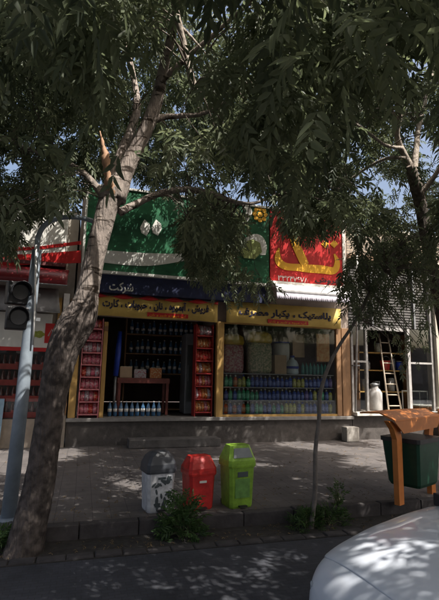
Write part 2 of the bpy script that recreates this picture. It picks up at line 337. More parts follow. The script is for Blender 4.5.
# goods on the top shelf
def bagpack(x, wd, h, body, top, label):
    t = thing('hanging_bag', label, 'bag', (x, YF+.3, 1.757), group='big bags on the top window shelf')
    a = []
    for u, zz, d in ((.42, 0, .10), (.5, .08, .15), (.5, h*.6, .15), (.46, h*.72, .12)): a.append([(wd*u*cx, d*cy, zz) for cx, cy in ((-1, -.6), (-.8, -1), (-.2, -1.1), (.3, -.95), (.8, -1), (1, -.6), (1, .8), (-1, .8))])
    MB().loft(a).build('bag_body', body, t)
    a = []
    for u, zz, d in ((.48, h*.725, .14), (.52, h*.8, .16), (.48, h*.93, .13), (.3, h, .06)): a.append([(wd*u*cx, d*cy, zz) for cx, cy in ((-1, -.6), (-.8, -1), (-.2, -1.1), (.3, -.95), (.8, -1), (1, -.6), (1, .8), (-1, .8))])
    MB().loft(a).build('bag_top', top, t); return t
m_pink = mat('pink_packets', (.55, .16, .2), .5, .6, 22, col2=(.75, .6, .55), thresh=(.45, .58)); m_ygt = mat('yellow_film', (.8, .55, .07), .4, .2, 9); m_olive = mat('pale_packets', (.3, .36, .22), .5, .5, 20, col2=(.75, .65, .45), thresh=(.45, .58))
bagpack(3.5, .52, .95, m_pink, m_ygt, 'pink filled bag with yellow top, leftmost on the upper window shelf')
bagpack(4.2, .62, 1.05, m_olive, m_ygt, 'large pale bag with bright yellow top behind the window, beside the pink one')
ct = thing('carton', 'plain tan carton on the top window shelf beside the water jug', 'carton', (4.75, YF+.28, 1.757)); bx('box', mat('tan_card', (.55, .40, .27), .8, .1, 8), ct, -.18, .14, -.12, .12, 0, .46); bx('flap', mat('tan_card', (0, 0, 0)), ct, -.18, .14, -.125, .12, .461, .47)
wj = thing('water_jug', 'clear blue tinted water jug with handle on the top window shelf', 'jug', (5.08, YF+.22, 1.757))
MB().lathe([(.13, 0), (.16, .02), (.16, .09), (.15, .11), (.16, .13), (.16, .24), (.12, .33), (.05, .38), (.05, .42)], n=20).build('jug_body', mat('jug_plastic', (.65, .78, .88), .2, .1, 6, spec=.7), wj)
MB().lathe([(.055, .421), (.06, .43), (.055, .47)], n=14).build('cap', m_blue, wj); MB().lathe([(.1615, .14), (.1615, .2)], n=20).build('label', m_blue, wj)
for i in range(7):
    if i == 0: g0 = thing('water_bottle', '', 'bottle', (0, 0, 0)); MB().lathe([(.04, 0), (.045, .01), (.045, .2), (.018, .26), (.016, .28)], n=10).build('body', mat('teal_bottle', (.05, .28, .26), .2, .2, 10, spec=.7), g0); MB().lathe([(.019, .281), (.019, .31)], n=8).build('cap', m_green, g0); o = g0
    else: o = copy_tree(g0)
    o.location = (5.36+i*.107, YF+.2, 1.757); tag(o, 'teal green bottle, %s to the right of the water jug' % ORD[i], 'bottle', 'teal bottles beside the water jug')
bt = thing('white_bucket', 'white bucket hanging pack standing behind the water jug', 'bucket', (4.95, YF+.62, 1.757)); MB().lathe([(.18, 0), (.22, .5), (.22, .75), (.2, .8)], n=20).build('bucket_body', m_white, bt); MB().lathe([(.225, .801), (.225, .83)], n=20).build('lid', m_blue, bt)
hp = thing('poster', 'small orange and brown poster at the upper right of the bottle window', 'poster', (5.9, YF+.1, 2.3)); bx('sheet', mat('poster_print', (.65, .2, .05), .6, .5, 12, col2=(.8, .6, .3)), hp, -.18, .18, 0, .012, -.2, .5); bx('poster_frame', m_wood, hp, -.2, .2, .013, .03, -.22, .52)
ho = thing('poster', 'tan hanging sheet in the window between the jug and the orange poster', 'poster', (5.4, YF+.5, 2.2)); bx('sheet', mat('tan_card', (0, 0, 0)), ho, -.17, .17, 0, .01, 0, .6)

# ---- racks at the doorway
def packet_rack(x0, x1, label, cols, nrow, ncol, z0_, z1, y):
    t = thing('snack_rack', label, 'rack', ((x0+x1)/2, y, FLR), absolute=True)
    fm = m_red if x0 > 1 else mat('rack_pink', (.5, .16, .17), .5, .3, 9); W = x1-x0; b = MB(); b.box(x0, x0+.02, y-.02, y+.28, FLR+.012, z1); b.box(x1-.02, x1, y-.02, y+.28, FLR+.012, z1); b.box(x0+.021, x1-.021, y+.26, y+.28, FLR+.012, z1); b.build('rack_frame', fm, t)
    hs = (z1-z0_)/nrow
    for r in range(nrow):
        z = z0_+r*hs; bx('shelf', fm, t, x0+.021, x1-.021, y-.03, y+.25, z, z+.015); bx('shelf_lip', fm, t, x0+.021, x1-.021, y-.045, y-.031, z, z+.03)
        cw = (W-.05)/ncol
        for c in range(ncol):
            cx = x0+.025+cw*(c+.5); cm = cols[(r*2+(c*r) % 2) % len(cols)] if random.random() < .72 else random.choice(cols)
            q = MB(); dz = random.uniform(0, .02); h = hs*.84
            q.loft([[(cx-cw*.42, y+.10, z+.016), (cx+cw*.42, y+.10, z+.016), (cx+cw*.42, y+.11, z+.016), (cx-cw*.42, y+.11, z+.016)],
                    [(cx-cw*.47, y+.02, z+.016+h*.35), (cx+cw*.47, y+.02, z+.016+h*.35), (cx+cw*.47, y+.17, z+.016+h*.35), (cx-cw*.47, y+.17, z+.016+h*.35)],
                    [(cx-cw*.47, y+.06, z+.016+h*.7), (cx+cw*.47, y+.06, z+.016+h*.7), (cx+cw*.47, y+.17, z+.016+h*.7), (cx-cw*.47, y+.17, z+.016+h*.7)],
                    [(cx-cw*.44, y+.13, z+.016+h+dz), (cx+cw*.44, y+.13, z+.016+h+dz), (cx+cw*.44, y+.14, z+.016+h+dz), (cx-cw*.44, y+.14, z+.016+h+dz)]])
            o = q.build('snack_packet', cm, None); tag(o, '%s snack packet from the left, %s shelf up, red rack %s of the doorway' % (ORD[c], ORD[r], 'right' if x0 > 1 else 'left'), 'snack packet', 'packets on the %s rack, shelf %d' % ('right doorway' if x0 > 1 else 'left doorway', r+1))
    return t
pk = [mat('packet_red', (.5, .03, .03), .35, .3, 25, col2=(.6, .35, .2), thresh=(.5, .6)), mat('packet_orange', (.5, .15, .03), .35, .3, 25, col2=(.6, .5, .3), thresh=(.5, .6)), mat('packet_pink', (.5, .08, .14), .35, .3, 25, col2=(.6, .4, .38), thresh=(.45, .6)), mat('packet_white', (.5, .48, .5), .35, .3, 25, col2=(.4, .05, .08), thresh=(.5, .6))]
packet_rack(2.52, 2.95, 'red metal rack of six packed snack shelves at the right side of the doorway', [pk[1], pk[1], pk[3], pk[0], pk[2]], 7, 5, .82, 2.9, YF+.12)
packet_rack(-.07, .36, 'tall rack of pink and red snack packets standing left of the doorway', [pk[2], pk[0], pk[2], pk[3]], 8, 4, .80, 2.9, YF-.05+.02)
lb = thing('wooden_board', 'narrow ochre board standing between the pink snack rack and the doorway', 'board', (.42, YF, FLR)); bx('board', m_ocre, lb, -.045, .045, -.0, .14, .012, 2.1); bx('cleat', m_wood, lb, -.045, .045, -.02, -.002, 1.9, 2.0)
cn = thing('blue_broom', 'blue plastic sheet roll standing upright inside the doorway at left', 'roll', (.72, YF+.6, FLR)); MB().tube([(0, 0, .9), (.03, .02, 1.4), (.05, .02, 1.95)], [.06, .07, .05], 10).build('roll', m_blue, cn); MB().tube([(0, 0, 0), (0, 0, .9)], .03).build('stand', m_steel, cn)
cn.name = 'plastic_roll'
# red table and what is on and under it
tb = thing('red_table', 'red topped sales table standing inside the open doorway', 'table', (1.4, YF+.95, FLR))
m_tr = mat('table_red', (.17, .045, .035), .5, .3, 9)
bx('table_top', m_tr, tb, -.62, .62, -.3, .3, .74, .86)
for sx in (-.57, .57):
    for sy in (-.26, .26): bx('leg', m_tr, tb, sx-.03, sx+.03, sy-.03, sy+.03, 0, .739)
for i, (x, mm, h, nm_) in enumerate(((-.42, 'tan_card', .26, 'tan carton at the left end of the red table'), (-.08, 'packet_white', .2, 'white and red box in the middle of the red table'), (.3, 'packet_orange', .24, 'orange box at the right end of the red table'))):
    o = thing('goods_box', nm_, 'box', (1.4+x, YF+.95, FLR+.862)); bx('box', MC[mm], o, -.15, .14, -.16, .16, 0, h, bev=.006); bx('flap', m_lab, o, -.13, .12, -.14, .14, h+.001, h+.012)
kk = None
for i in range(10):
    if kk is None:
        kk = thing('soda_bottle', '', 'bottle', (0, 0, 0)); MB().lathe([(.04, 0), (.048, .02), (.045, .1), (.048, .2), (.018, .29), (.015, .31)], n=10).build('body', mat('soda_blue', (.05, .13, .25), .15, .2, 10, spec=.7), kk); MB().lathe([(.018, .311), (.018, .335)], n=8).build('cap', m_white, kk); MB().lathe([(.0485, .1), (.0485, .17)], n=10).build('label', m_white, kk); o = kk
    else: o = copy_tree(kk)
    o.location = (.62+.125*i, YF+.42+.02*(i % 2), FLR); tag(o, 'blue and white bottle on the doorway floor, %s from the left' % ORD[i], 'bottle', 'bottles on the floor inside the doorway')
bs = thing('shelf_unit', 'dark shelf unit with upright bottles deep inside the shop', 'shelves', (1.9, 11.75, FLR))
for z in (.05, .95, 1.45, 1.95, 2.4): bx('shelf', m_wood, bs, -.9, .95, 0, .4, z, z+.03)
for x in (-.9, .93): bx('side_panel', m_wood, bs, x-.03, x, 0, .4, 0, 2.6)
for z in (.98, 1.48, 1.98):
    for i in range(12):
        o = copy_tree(kk); o.location = (1.15+.145*i+random.uniform(-.02, .02), 11.9, FLR+z); o.scale = (1, 1, random.choice((.9, 1, 1.1))); tag(o, '%s bottle from the left on the %s shelf deep inside the shop' % (ORD[i], {.98: 'lower', 1.48: 'middle', 1.98: 'upper'}[z]), 'bottle', 'bottles on the shelves deep inside the shop')
fr = thing('drinks_fridge', 'tall drinks fridge against the right wall deep inside the doorway', 'fridge', (2.72, 11.2, FLR)); bx('cabinet', mat('fridge_grey', (.2, .2, .21), .5), fr, -.28, .25, 0, .6, 0, 2.0, bev=.02); bx('door', GLASS, fr, -.24, .21, -.02, -.005, .3, 1.7); bx('handle', m_steel, fr, -.22, -.2, -.05, -.021, .8, 1.2)

# ------------------------------------------------------------------ left shop
m_tan = mat('tan_stone', (.24, .2, .16), .85, .2, 5, .3)
lf = thing('shop_building', 'neighbouring shop at the left edge with bottle crates in its window', 'shop', (-3, YF, WALK), absolute=True)
b = MB(); b.box(-9, -.32, YF+.05, YF+.25, 2.2, 5.3); b.box(-.5, -.32, YF+.25, 15, WALK, 5.3); b.box(-9, -8.8, YF+.25, 15, WALK, 5.3); b.box(-8.8, -.5, 14.8, 15, WALK, 5.3); b.build('wall', m_wall, lf)
bx('roof', m_conc, lf, -9, -.32, YF+.25, 15, 5.3, 5.4)
bx('plinth', m_tan, lf, -9, -.72, YF-.02, YF+.25, 0, .72)
bx('window_pane', GLASS, lf, -8.9, -.75, YF+.06, YF+.068, .721, 2.18)
for x in (-6, -4.2, -2.4): bx('mullion', m_steel, lf, x, x+.05, YF+.03, YF+.1, .721, 2.18)
bx('stone_pier', m_tan, lf, -.68, -.3, YF-.1, YF+.04, .0, .8, bev=.01)
bx('corner_post', m_wood, lf, -.37, -.3, YF-.06, YF+.04, .801, 3.3); bx('corner_post', m_white, lf, -.52, -.40, YF-.08, YF+.04, .801, 3.4); bx('corner_post', m_ocre, lf, -.62, -.55, YF-.04, YF+.04, .801, 3.3)
ls = thing('striped_sign', 'white shop sign with red stripes at the upper left behind the lamp pole', 'shop sign', (-2, YS, 4.1), absolute=True)
bx('panel', m_signwhite, ls, -6, -.55, YS+.02, YS+.35, 4.02, 5.35)
b = MB(); pxpoly(b, [(-90, 258), (35, 254), (81, 250.5), (81, 263), (35, 264.5), (-90, 272)], YS+.018, .01); pxpoly(b, [(-90, 250), (35, 247), (81, 241), (81, 244.5), (35, 250), (-90, 254)], YS+.018, .01); b.build('red_stripe', m_redsign, ls)
bx('frame', mat('maroon_frame', (.12, .03, .03), .6), ls, -6, -.53, YS, YS+.35, 3.94, 4.018)
rw = thing('maroon_awning', 'dark red rounded awning under the striped sign at left', 'awning', (-1.5, YF, 3.6), absolute=True)
rings = []
for i in range(25):
    x = -3.4+2.95*i/24; rings.append([(x, YF-.02, 3.92), (x, YF-.3, 3.88), (x, YF-.5, 3.72), (x, YF-.58, 3.5), (x, YF-.56, 3.5), (x, YF-.48, 3.7), (x, YF-.3, 3.85), (x, YF-.02, 3.88)])
MB().loft(rings).build('canopy', mat('maroon_cloth', (.22, .015, .02), .35, .3, 4, .2, spec=.7), rw); MB().tube([(-3.4, YF-.575, 3.49), (-.45, YF-.575, 3.49)], .015).build('front_rail', m_steel, rw)
tp = thing('grey_tarp', 'pale grey sheet sloping down below the dark red awning', 'tarp', (-1.4, YF, 3.2), absolute=True)
rings = []
for i in range(21):
    x = -2.6+(1.95)*i/20; s_ = .03*math.sin(i*1.1); rings.append([(x, YF-.05, 3.49), (x+.05, YF-.3+s_, 3.2), (x+.1, YF-.42+s_, 2.93), (x+.1, YF-.41+s_, 2.93), (x+.05, YF-.28+s_, 3.2), (x, YF-.03, 3.48)])
MB().loft(rings).build('sheet', mat('tarp_grey', (.38, .37, .37), .8, .2, 4, .4), tp); MB().tube([(-2.5, YF-.415, 2.93), (-.55, YF-.415, 2.93)], .012).build('hem_rod', m_steel, tp)
wp = thing('white_sign', 'white shop board with a red square emblem and red lower edge at left', 'shop sign', (-1.8, YF, 2.2), absolute=True)
bx('panel', m_signwhite, wp, -4, -.72, YF-.12, YF+.045, 2.2, 2.92); bx('red_edge', m_redsign, wp, -4, -.72, YF-.125, YF+.045, 2.12, 2.199)
c = aty(51, 339, YF-.13); bx('emblem', m_redsign, wp, c.x-.13, c.x+.13, YF-.127, YF-.121, 2.3, 2.72); b = MB(); b.tube([(c.x-.06, YF-.131, 2.45), (c.x, YF-.131, 2.6), (c.x+.06, YF-.131, 2.42)], .014, 6); b.build('emblem_mark', m_signwhite, wp)
c = aty(38, 342, YF-.13); b = MB()
for k in range(5): a = k*1.25; b.poly([(c.x+.07*math.cos(a)+.04*math.cos(t)*1.6, 2.48+.04*math.sin(a)+.04*math.sin(t)) for t in [j*math.pi/4 for j in range(8)]], YF-.121, YF-.126-.001*k)
b.build('painted_leaf', mat('leaf_paint', (.25, .28, .04), .6, .4, 20), wp)
# crates of bottles
cr0 = None; k = 0
for row in range(4):
    for i in range(5):
        x = -3.15+i*.52; z = FLR+.0+row*.335
        if cr0 is None:
            cr0 = thing('bottle_crate', '', 'crate', (0, 0, 0)); b = MB()
            b.box(-.24, .24, -.16, -.145, 0, .12); b.box(-.24, .24, .145, .16, 0, .16); b.box(-.24, -.225, -.144, .144, 0, .16); b.box(.225, .24, -.144, .144, 0, .16); b.box(-.224, .224, -.144, .144, 0, .012)
            for q in (-.12, 0, .12): b.box(q-.006, q+.006, -.144, .144, .013, .11)
            for q in (-.2, .2): b.box(q-.02, q+.02, -.16, -.145, .121, .16)
            b.build('crate_body', mat('crate_red', (.62, .07, .05), .5, .25, 9), cr0)
            for q in range(4):
                for r in range(2): MB().lathe([(.04, .014), (.045, .03), (.045, .17), (.02, .25), (.018, .3), (.02, .31)], c=(-.17+q*.115, -.07+r*.14, 0), n=8).build('bottle', mat('cola', (.22, .07, .05), .15, .4, 12, spec=.8), cr0)
            o = cr0
        else: o = copy_tree(cr0)
        o.location = (x, YF+.35, z); tag(o, 'red bottle crate, %s from the left in the %s layer behind the left window' % (ORD[i], ['lowest', 'second', 'third', 'top'][row]), 'crate', 'red bottle crates, %s layer' % ['lowest', 'second', 'third', 'top'][row])
bd = thing('blue_board', 'pale blue board leaning against the left shop base', 'board', (-1.62, YF-.2, WALK)); bx('board', mat('pale_blue', (.22, .33, .42), .6, .2, 6), bd, -.1, .1, 0, .03, .01, 1.0, rot=Matrix.Rotation(-.16, 3, 'X'), piv=Vector((0, 0, 0))); bx('board_frame', m_steel, bd, -.12, -.101, 0, .03, .01, 1.0, rot=Matrix.Rotation(-.16, 3, 'X'), piv=Vector((0, 0, 0)))
for i in range(3):
    o = thing('cool_box', ['white cool box', 'grey metal tub', 'white plastic tub'][i]+' resting on the top crates in the left shop window', 'box', (-1.2-.62*i, YF+.36, FLR+4*.335-.17+.18)); bx('tub', [m_white, m_steel, m_signwhite][i], o, -.22, .22, -.14, .14, 0, .14, bev=.02); bx('lid', [m_steel, m_black, m_blue][i], o, -.23, .23, -.15, .15, .141, .17, bev=.01)

# ------------------------------------------------------------------ right shop
m_brick = brickmat('pale_brick', (.36, .29, .22), (.27, .21, .16), (.16, .14, .12), 1, .24, .075, .012, bump=.8)
rb = thing('shop_building', 'brick topped shop at right with dark grille and open doorway', 'shop', (9, YF, WALK), absolute=True)
b = MB(); b.box(6.64, 16, YF+.05, YF+.3, 5.0, 5.75); b.box(10.0, 16, YF+.05, YF+.3, .8, 4.999); b.build('wall', m_brick, rb)
b = MB(); b.box(6.64, 6.8, YF+.31, 16, .2, 5.6); b.box(15.8, 16, YF+.31, 16, .2, 5.6); b.box(6.8, 15.8, 15.8, 16, .2, 5.6); b.box(6.8, 15.8, YF+.31, 15.8, 4.3, 4.4); b.box(6.8, 15.8, YF+.31, 15.8, .5, .8); b.build('inner_wall', m_dark, rb)
bx('roof', m_conc, rb, 6.64, 16, YF+.31, 16, 5.6, 5.66); bx('coping', mat('pale_coping', (.5, .46, .4), .8, .1, 6), rb, 6.62, 16, YF-.02, YF+.36, 5.751, 5.83)
bx('lintel', mat('rusty_beam', (.2, .12, .07), .7, .3, 6), rb, 6.64, 9.3, YF-.05, YF+.3, 4.88, 4.999)
b = MB(); b.box(6.64, 9.2, YF+.12, YF+.14, 3.06, 4.879)
for i in range(24): b.box(6.64, 9.2, YF+.09, YF+.12, 3.08+i*.075, 3.12+i*.075)
b.build('shutter', mat('shutter_grey', (.13, .125, .12), .6, .3, 4, metal=.2), rb)
for x in (7.35, 8.7): bx('shutter_rail', m_steel, rb, x, x+.05, YF+.03, YF+.089, 3.06, 4.879)
bx('transom', m_grey, rb, 6.95, 8.3, YF+.0, YF+.09, 2.97, 3.059)
b = MB(); b.box(6.66, 6.72, YF, YF+.1, .85, 3.05); b.box(7.1, 7.16, YF, YF+.1, .85, 2.969); b.box(8.42, 8.5, YF, YF+.1, .85, 3.05); b.box(9.2, 9.26, YF, YF+.1, .85, 4.87); b.bm.clear()
for nm, q in (('door_jamb', (6.66, 6.72, 3.05)), ('door_jamb', (7.1, 7.16, 2.969)), ('door_jamb', (8.42, 8.5, 3.05)), ('door_jamb', (9.2, 9.26, 4.87))): bx(nm, m_grey, rb, q[0], q[1], YF, YF+.1, .85, q[2])
for q in ((8.501, 9.199), (6.721, 7.099)): bx('glazing_bar', m_grey, rb, q[0], q[1], YF, YF+.1, 2.1, 2.15)
b.bm.free()
bx('window_pane', GLASS, rb, 6.721, 7.099, YF+.04, YF+.048, .87, 2.099); bx('window_pane', GLASS, rb, 8.501, 9.199, YF+.04, YF+.048, .87, 2.099); bx('window_pane', GLASS, rb, 8.501, 9.199, YF+.04, YF+.048, 2.151, 3.05); bx('window_pane', GLASS, rb, 6.721, 7.099, YF+.04, YF+.048, 2.151, 3.05)
bx('plinth', m_base, rb, 6.64, 16, YF-.02, YF+.3, 0, .75); bx('door_sill', mat('white_sill', (.6, .58, .53), .6, .1, 6), rb, 6.66, 9.3, YF-.2, YF+.3, .751, .84, bev=.01)
bx('pillar', mat('cream_pillar', (.42, .38, .32), .8, .15, 5, .2), rb, 9.3, 9.98, YF-.1, YF+.3, .76, 4.999)
dp = thing('drain_pipe', 'pale downpipe between the red sign and the grille of the right shop', 'pipe', (6.7, YF, 0), absolute=True); MB().tube([(6.86, YF-.1, 5.0), (6.8, YF-.12, 3.5), (6.66, YF-.12, .85)], .028).build('pipe', m_grey, dp)
for z in (2, 4): bx('clamp', m_steel, dp, 6.65, 6.86, YF-.08, YF-.02, z, z+.03)
ld = thing('ladder', 'pale wooden ladder leaning in the doorway of the right shop', 'ladder', (8.1, YF+.25, .8)); 
for s_ in (-.2, .2): MB().tube([(s_, -.05, .0), (s_*.7, .35, 2.15)], .024, 6).build('side_rail', mat('pale_wood', (.45, .38, .3), .7, .2, 8), ld)
for i in range(7): t_ = (i+.6)/7.5; MB().tube([(-.2+.06*t_, -.05+.4*t_, 2.15*t_), (.2-.06*t_, -.05+.4*t_, 2.15*t_)], .016, 6).build('rung', MC['pale_wood'], ld)
rbk = thing('red_bucket', 'red bucket on the shelf inside the right shop', 'bucket', (8.35, YF+.9, 1.93)); MB().lathe([(.11, 0), (.15, .26), (.155, .27)], n=16).build('bucket_body', m_red, rbk); MB().tube([(-.15, 0, .26), (-.1, -.05, .36), (0, -.06, .4), (.1, -.05, .36), (.15, 0, .26)], .006, 5).build('handle', m_steel, rbk)
wc = thing('water_churn', 'white metal churn standing in the doorway of the right shop', 'churn', (7.68, YF+.5, .8)); MB().lathe([(.17, 0), (.2, .03), (.2, .5), (.14, .6), (.1, .63), (.1, .7)], n=20).build('churn_body', m_grey, wc); MB().lathe([(.12, .701), (.12, .74), (.04, .77)], n=16).build('lid', m_steel, wc)
sh = thing('shelf_unit', 'wooden shelves with goods inside the right shop', 'shelves', (8.3, YF+.8, .8))
for z in (.5, 1.1, 1.6): bx('shelf', m_ocre, sh, -.9, .9, 0, .4, z, z+.03)
for x in (-.9, .87): bx('upright', m_wood, sh, x, x+.03, 0, .4, 0, 2.2)
for i, (x, z, mm, h) in enumerate(((-.6, .53, m_steel, .3), (-.2, .53, m_black, .25), (.3, .53, m_grey, .35), (.6, 1.13, m_blue, .25), (-.5, 1.13, m_grey, .2), (.35, 1.13, m_steel, .3), (-.1, 1.63, m_lab, .25))):
    o = thing('storage_tin', ['dull steel', 'black', 'tall white', 'blue', 'short white', 'steel', 'cream'][i]+' tin on the %s shelf inside the right shop' % {.53: 'lower', 1.13: 'middle', 1.63: 'upper'}[z], 'tin', (8.3+x, YF+1.0, .8+z)); MB().lathe([(.09, 0), (.1, .01), (.1, h)], n=14).build('tin_body', mm, o); MB().lathe([(.103, h+.001), (.1, h+.03)], n=14).build('lid', m_steel, o)
gt = thing('glass_case', 'white framed glass case on the sill right of the doorway', 'display case', (8.88, YF+.35, .8)); 
for x in (-.3, .28):
    for y in (-.15, .15): bx('case_post', m_white, gt, x, x+.02, y, y+.02, 0, .55)
bx('case_top', m_white, gt, -.3, .3, -.15, .17, .551, .58); bx('case_pane', GLASS, gt, -.279, .279, -.15, -.145, .01, .55)
ob = thing('market_crate', 'orange brown wooden crate standing on the sill beside the pillar of the right shop', 'crate', (9.35, YF-.45, WALK)); bx('crate_body', mat('orange_wood', (.42, .17, .06), .7, .2, 6), ob, -.28, .35, -.2, .2, .01, .78); bx('lid', m_signwhite, ob, -.3, .37, -.22, .22, .781, .82)

ob2 = thing('unseen_building', 'unseen brick building added behind the camera for the shop window reflections', 'building', (0, -12, 0), absolute=True)  # added out of view so the shop glass mirrors no bright sky
bx('wall', m_brick, ob2, -30, 40, -20, -11, 0, 4.2)
for i in range(14):
    for z in (1.2,): bx('window', m_dark, ob2, -28+i*4.8, -25.6+i*4.8, -10.999, -10.95, z, z+1.8)
struct(bx('far_sidewalk', m_walk, None, -60, 60, -11, -9.001, -.35, .15))
# ------------------------------------------------------------------ street lamp / signal pole
pl = thing('signal_pole', 'grey blue steel pole with a curved top arm, leaning beside the big tree', 'pole', (-.69, 5.6, WALK), absolute=True)
YP = 5.58
pts = [aty(x, y, YP) for x, y in ((8, 522), (22, 400), (31, 310), (37, 250))]; m_pole = mat('pole_paint', (.23, .27, .31), .5, .2, 6, .1, metal=.1)
MB().tube(pts, [.078, .072, .062, .055], 16).build('pole_shaft', m_pole, pl)
c = pts[0]; MB().lathe([(.14, 0), (.14, .02), (.1, .03)], c=(c.x, c.y, WALK), n=16).build('base_plate', m_pole, pl)
arm = [aty(x, y, YP) for x, y in ((37, 252), (38, 238), (44, 226), (54, 219.5), (68, 217), (82, 218), (95, 222), (104, 227))]; MB().tube([Vector(p) for p in smooth_pts([tuple(a) for a in arm], 4)], .03, 10).build('curved_arm', m_pole, pl)
MB().tube([aty(36, 245, YP-.08), aty(35, 300, YP-.08), aty(33, 345, YP-.08)], .012, 6).build('conduit', m_white, pl)
for n_, (py, rz, dsc) in enumerate(((293, .35, 'upper'), (318, .2, 'lower'))):
    c = aty(19-n_, py, YP-.02)
    sg = thing('traffic_light', '%s of the two black signal boxes fixed to the leaning pole' % dsc, 'traffic light', tuple(c), rz)
    bx('housing', m_black, sg, -.13, .12, -.06, .1, -.135, .125, bev=.015); MB().lathe([(.085, -.0), (.085, .02)], n=18).build('lens', mat('grey_lens', (.07, .07, .075), .3, .2, 10), sg).rotation_euler = (math.pi/2, 0, 0)
    sg.children[-1].location = (0, -.061, 0)
    v = MB(); rings = []
    for k in range(13): a = math.pi*(-.1+1.2*k/12); rings.append([(.1*math.cos(a), -.06, .1*math.sin(a)), (.105*math.cos(a), -.22+.05*abs(math.cos(a)), .105*math.sin(a)), (.112*math.cos(a), -.22+.05*abs(math.cos(a)), .112*math.sin(a)), (.108*math.cos(a), -.06, .108*math.sin(a))])
    v.loft(rings).build('visor', m_black, sg); bx('bracket', m_steel, sg, .121, .24, .0, .03, -.02, .02)

# ------------------------------------------------------------------ bins
def bin_(x, y, name, label, bodym, lidm, h, w_, style, flap):
    t = thing(name, label, 'bin', (x, y, WALK), .16)
    def rr(hw, hd, z, c=.03): return [(hw-c, -hd, z), (hw, -hd+c, z), (hw, hd-c, z), (hw-c, hd, z), (-hw+c, hd, z), (-hw, hd-c, z), (-hw, -hd+c, z), (-hw+c, -hd, z)]
    a, d = w_*.40, w_*.36; H = h*.68
    MB().loft([rr(a*.96, d*.96, .0), rr(a, d, .02), rr(a*1.12, d*1.12, H), ], smooth=False).build('body', bodym, t)
    MB().loft([rr(a*1.19, d*1.19, H-.02), rr(a*1.22, d*1.22, H), rr(a*1.22, d*1.22, H+.03)], smooth=False).build('rim', lidm, t)
    lid = MB()
    if style == 'dome': lid.loft([rr(a*1.2, d*1.2, H+.031), rr(a*1.18, d*1.18, H+.08), rr(a*.95, d*.95, h-.05), rr(a*.7, d*.7, h, .06)], smooth=False)
    else: lid.loft([rr(a*1.2, d*1.2, H+.031), rr(a*1.2, d*1.2, H+.06), rr(a*.92, d*.72, h-.02), rr(a*.88, d*.66, h)], smooth=False)
    lo = lid.build('lid', lidm, t)
    if flap is not None:
        q = MB(); s0 = (Vector((0, -d*1.2, H+.06)), Vector((0, -d*.72, h-.02))); n_ = Vector((0, -(h-.08-H), d*.48)).normalized()*-1
        n_ = Vector((0, -(h-.08-H), -d*.48)); n_ = Vector((0, -(h-.08-H), d*.48)).normalized()
        p0, p1 = s0[0].lerp(s0[1], .2)+n_*.003, s0[0].lerp(s0[1], .92)+n_*.003
        q.loft([[(-a*.85, p0.y, p0.z), (a*.85, p0.y, p0.z), (a*.85, p0.y+n_.y*.008, p0.z+n_.z*.008), (-a*.85, p0.y+n_.y*.008, p0.z+n_.z*.008)], [(-a*.68, p1.y, p1.z), (a*.68, p1.y, p1.z), (a*.68, p1.y+n_.y*.008, p1.z+n_.z*.008), (-a*.68, p1.y+n_.y*.008, p1.z+n_.z*.008)]], smooth=False).build('swing_flap', flap, t)
    bx('pedal', m_black, t, -.05, .05, -d-.05, -d+.02, .02, .035)
    for s_ in (-1, 1): MB().tube([(s_*a*.8-.02, d*.9, .03), (s_*a*.8+.02, d*.9, .03)], .035, 10).build('wheel', m_black, t)
    return t, a, d, H
m_bw = mat('bin_white', (.50, .51, .53), .5, .35, 9, .15); m_leafp = mat('bin_leaf_print', (.06, .075, .08), .5, .2, 8)
wb, a, d, H = bin_(.93, 5.60, 'waste_bin', 'white bin printed with dark leaves under a dark grey domed lid, leftmost of three', m_bw, mat('bin_grey', (.05, .055, .065), .5, .15, 8), .66, .375, 'dome', None)
q = MB(); R2 = random.Random(3)
for i in range(22):
    sx = R2.uniform(-.9, .9); zt = R2.uniform(.06, H-.08); k_ = 1+.12*zt/H; L = R2.uniform(.025, .05); ang = R2.uniform(-1.2, 1.2)+math.pi/2
    pts = []
    for t_ in range(8):
        u = math.cos(t_*math.pi/4)*L; v_ = math.sin(t_*math.pi/4)*L*.4; pts.append((sx*(a*k_-.035)+u*math.cos(ang)-v_*math.sin(ang), zt+u*math.sin(ang)+v_*math.cos(ang)))
    vs = [q.bm.verts.new((p[0], -d*(1+.12*p[1]/H)-.003-.0004*i/4, p[1])) for p in pts]; q.bm.faces.new(vs)
q.build('leaf_print', m_leafp, wb); bx('badge', m_leafp, wb, -.045, .045, -d*1.11-.008, -d*1.11, H-.085, H-.06)
rd, a, d, H = bin_(1.42, 5.58, 'waste_bin', 'red plastic bin in the middle of three, half hidden by the bush', mat('bin_red', (.46, .025, .022), .42, .35, 9, .15), mat('bin_red2', (.52, .03, .025), .4, .35, 9, .15), .60, .37, 'slant', None)
bx('badge', m_signwhite, rd, -.045, .045, -d*1.1-.008, -d*1.1, H-.1, H-.075)
gb, a, d, H = bin_(1.91, 5.56, 'waste_bin', 'lime green bin with a grey swing flap and printed panel, rightmost of three', mat('bin_lime', (.19, .34, .035), .42, .35, 9, .15), mat('bin_lime2', (.24, .42, .045), .4, .35, 9, .15), .72, .385, 'slant', mat('flap_grey', (.2, .22, .23), .5, .1, 7))
bx('badge', m_leafp, gb, -.07, .07, -d*1.09-.006, -d*1.09, H-.13, H-.07); bx('printed_panel', mat('print_green', (.12, .26, .06), .5, .3, 18), gb, -.1, .1, -d*1.05-.006, -d*1.05+.0, .12, .34)

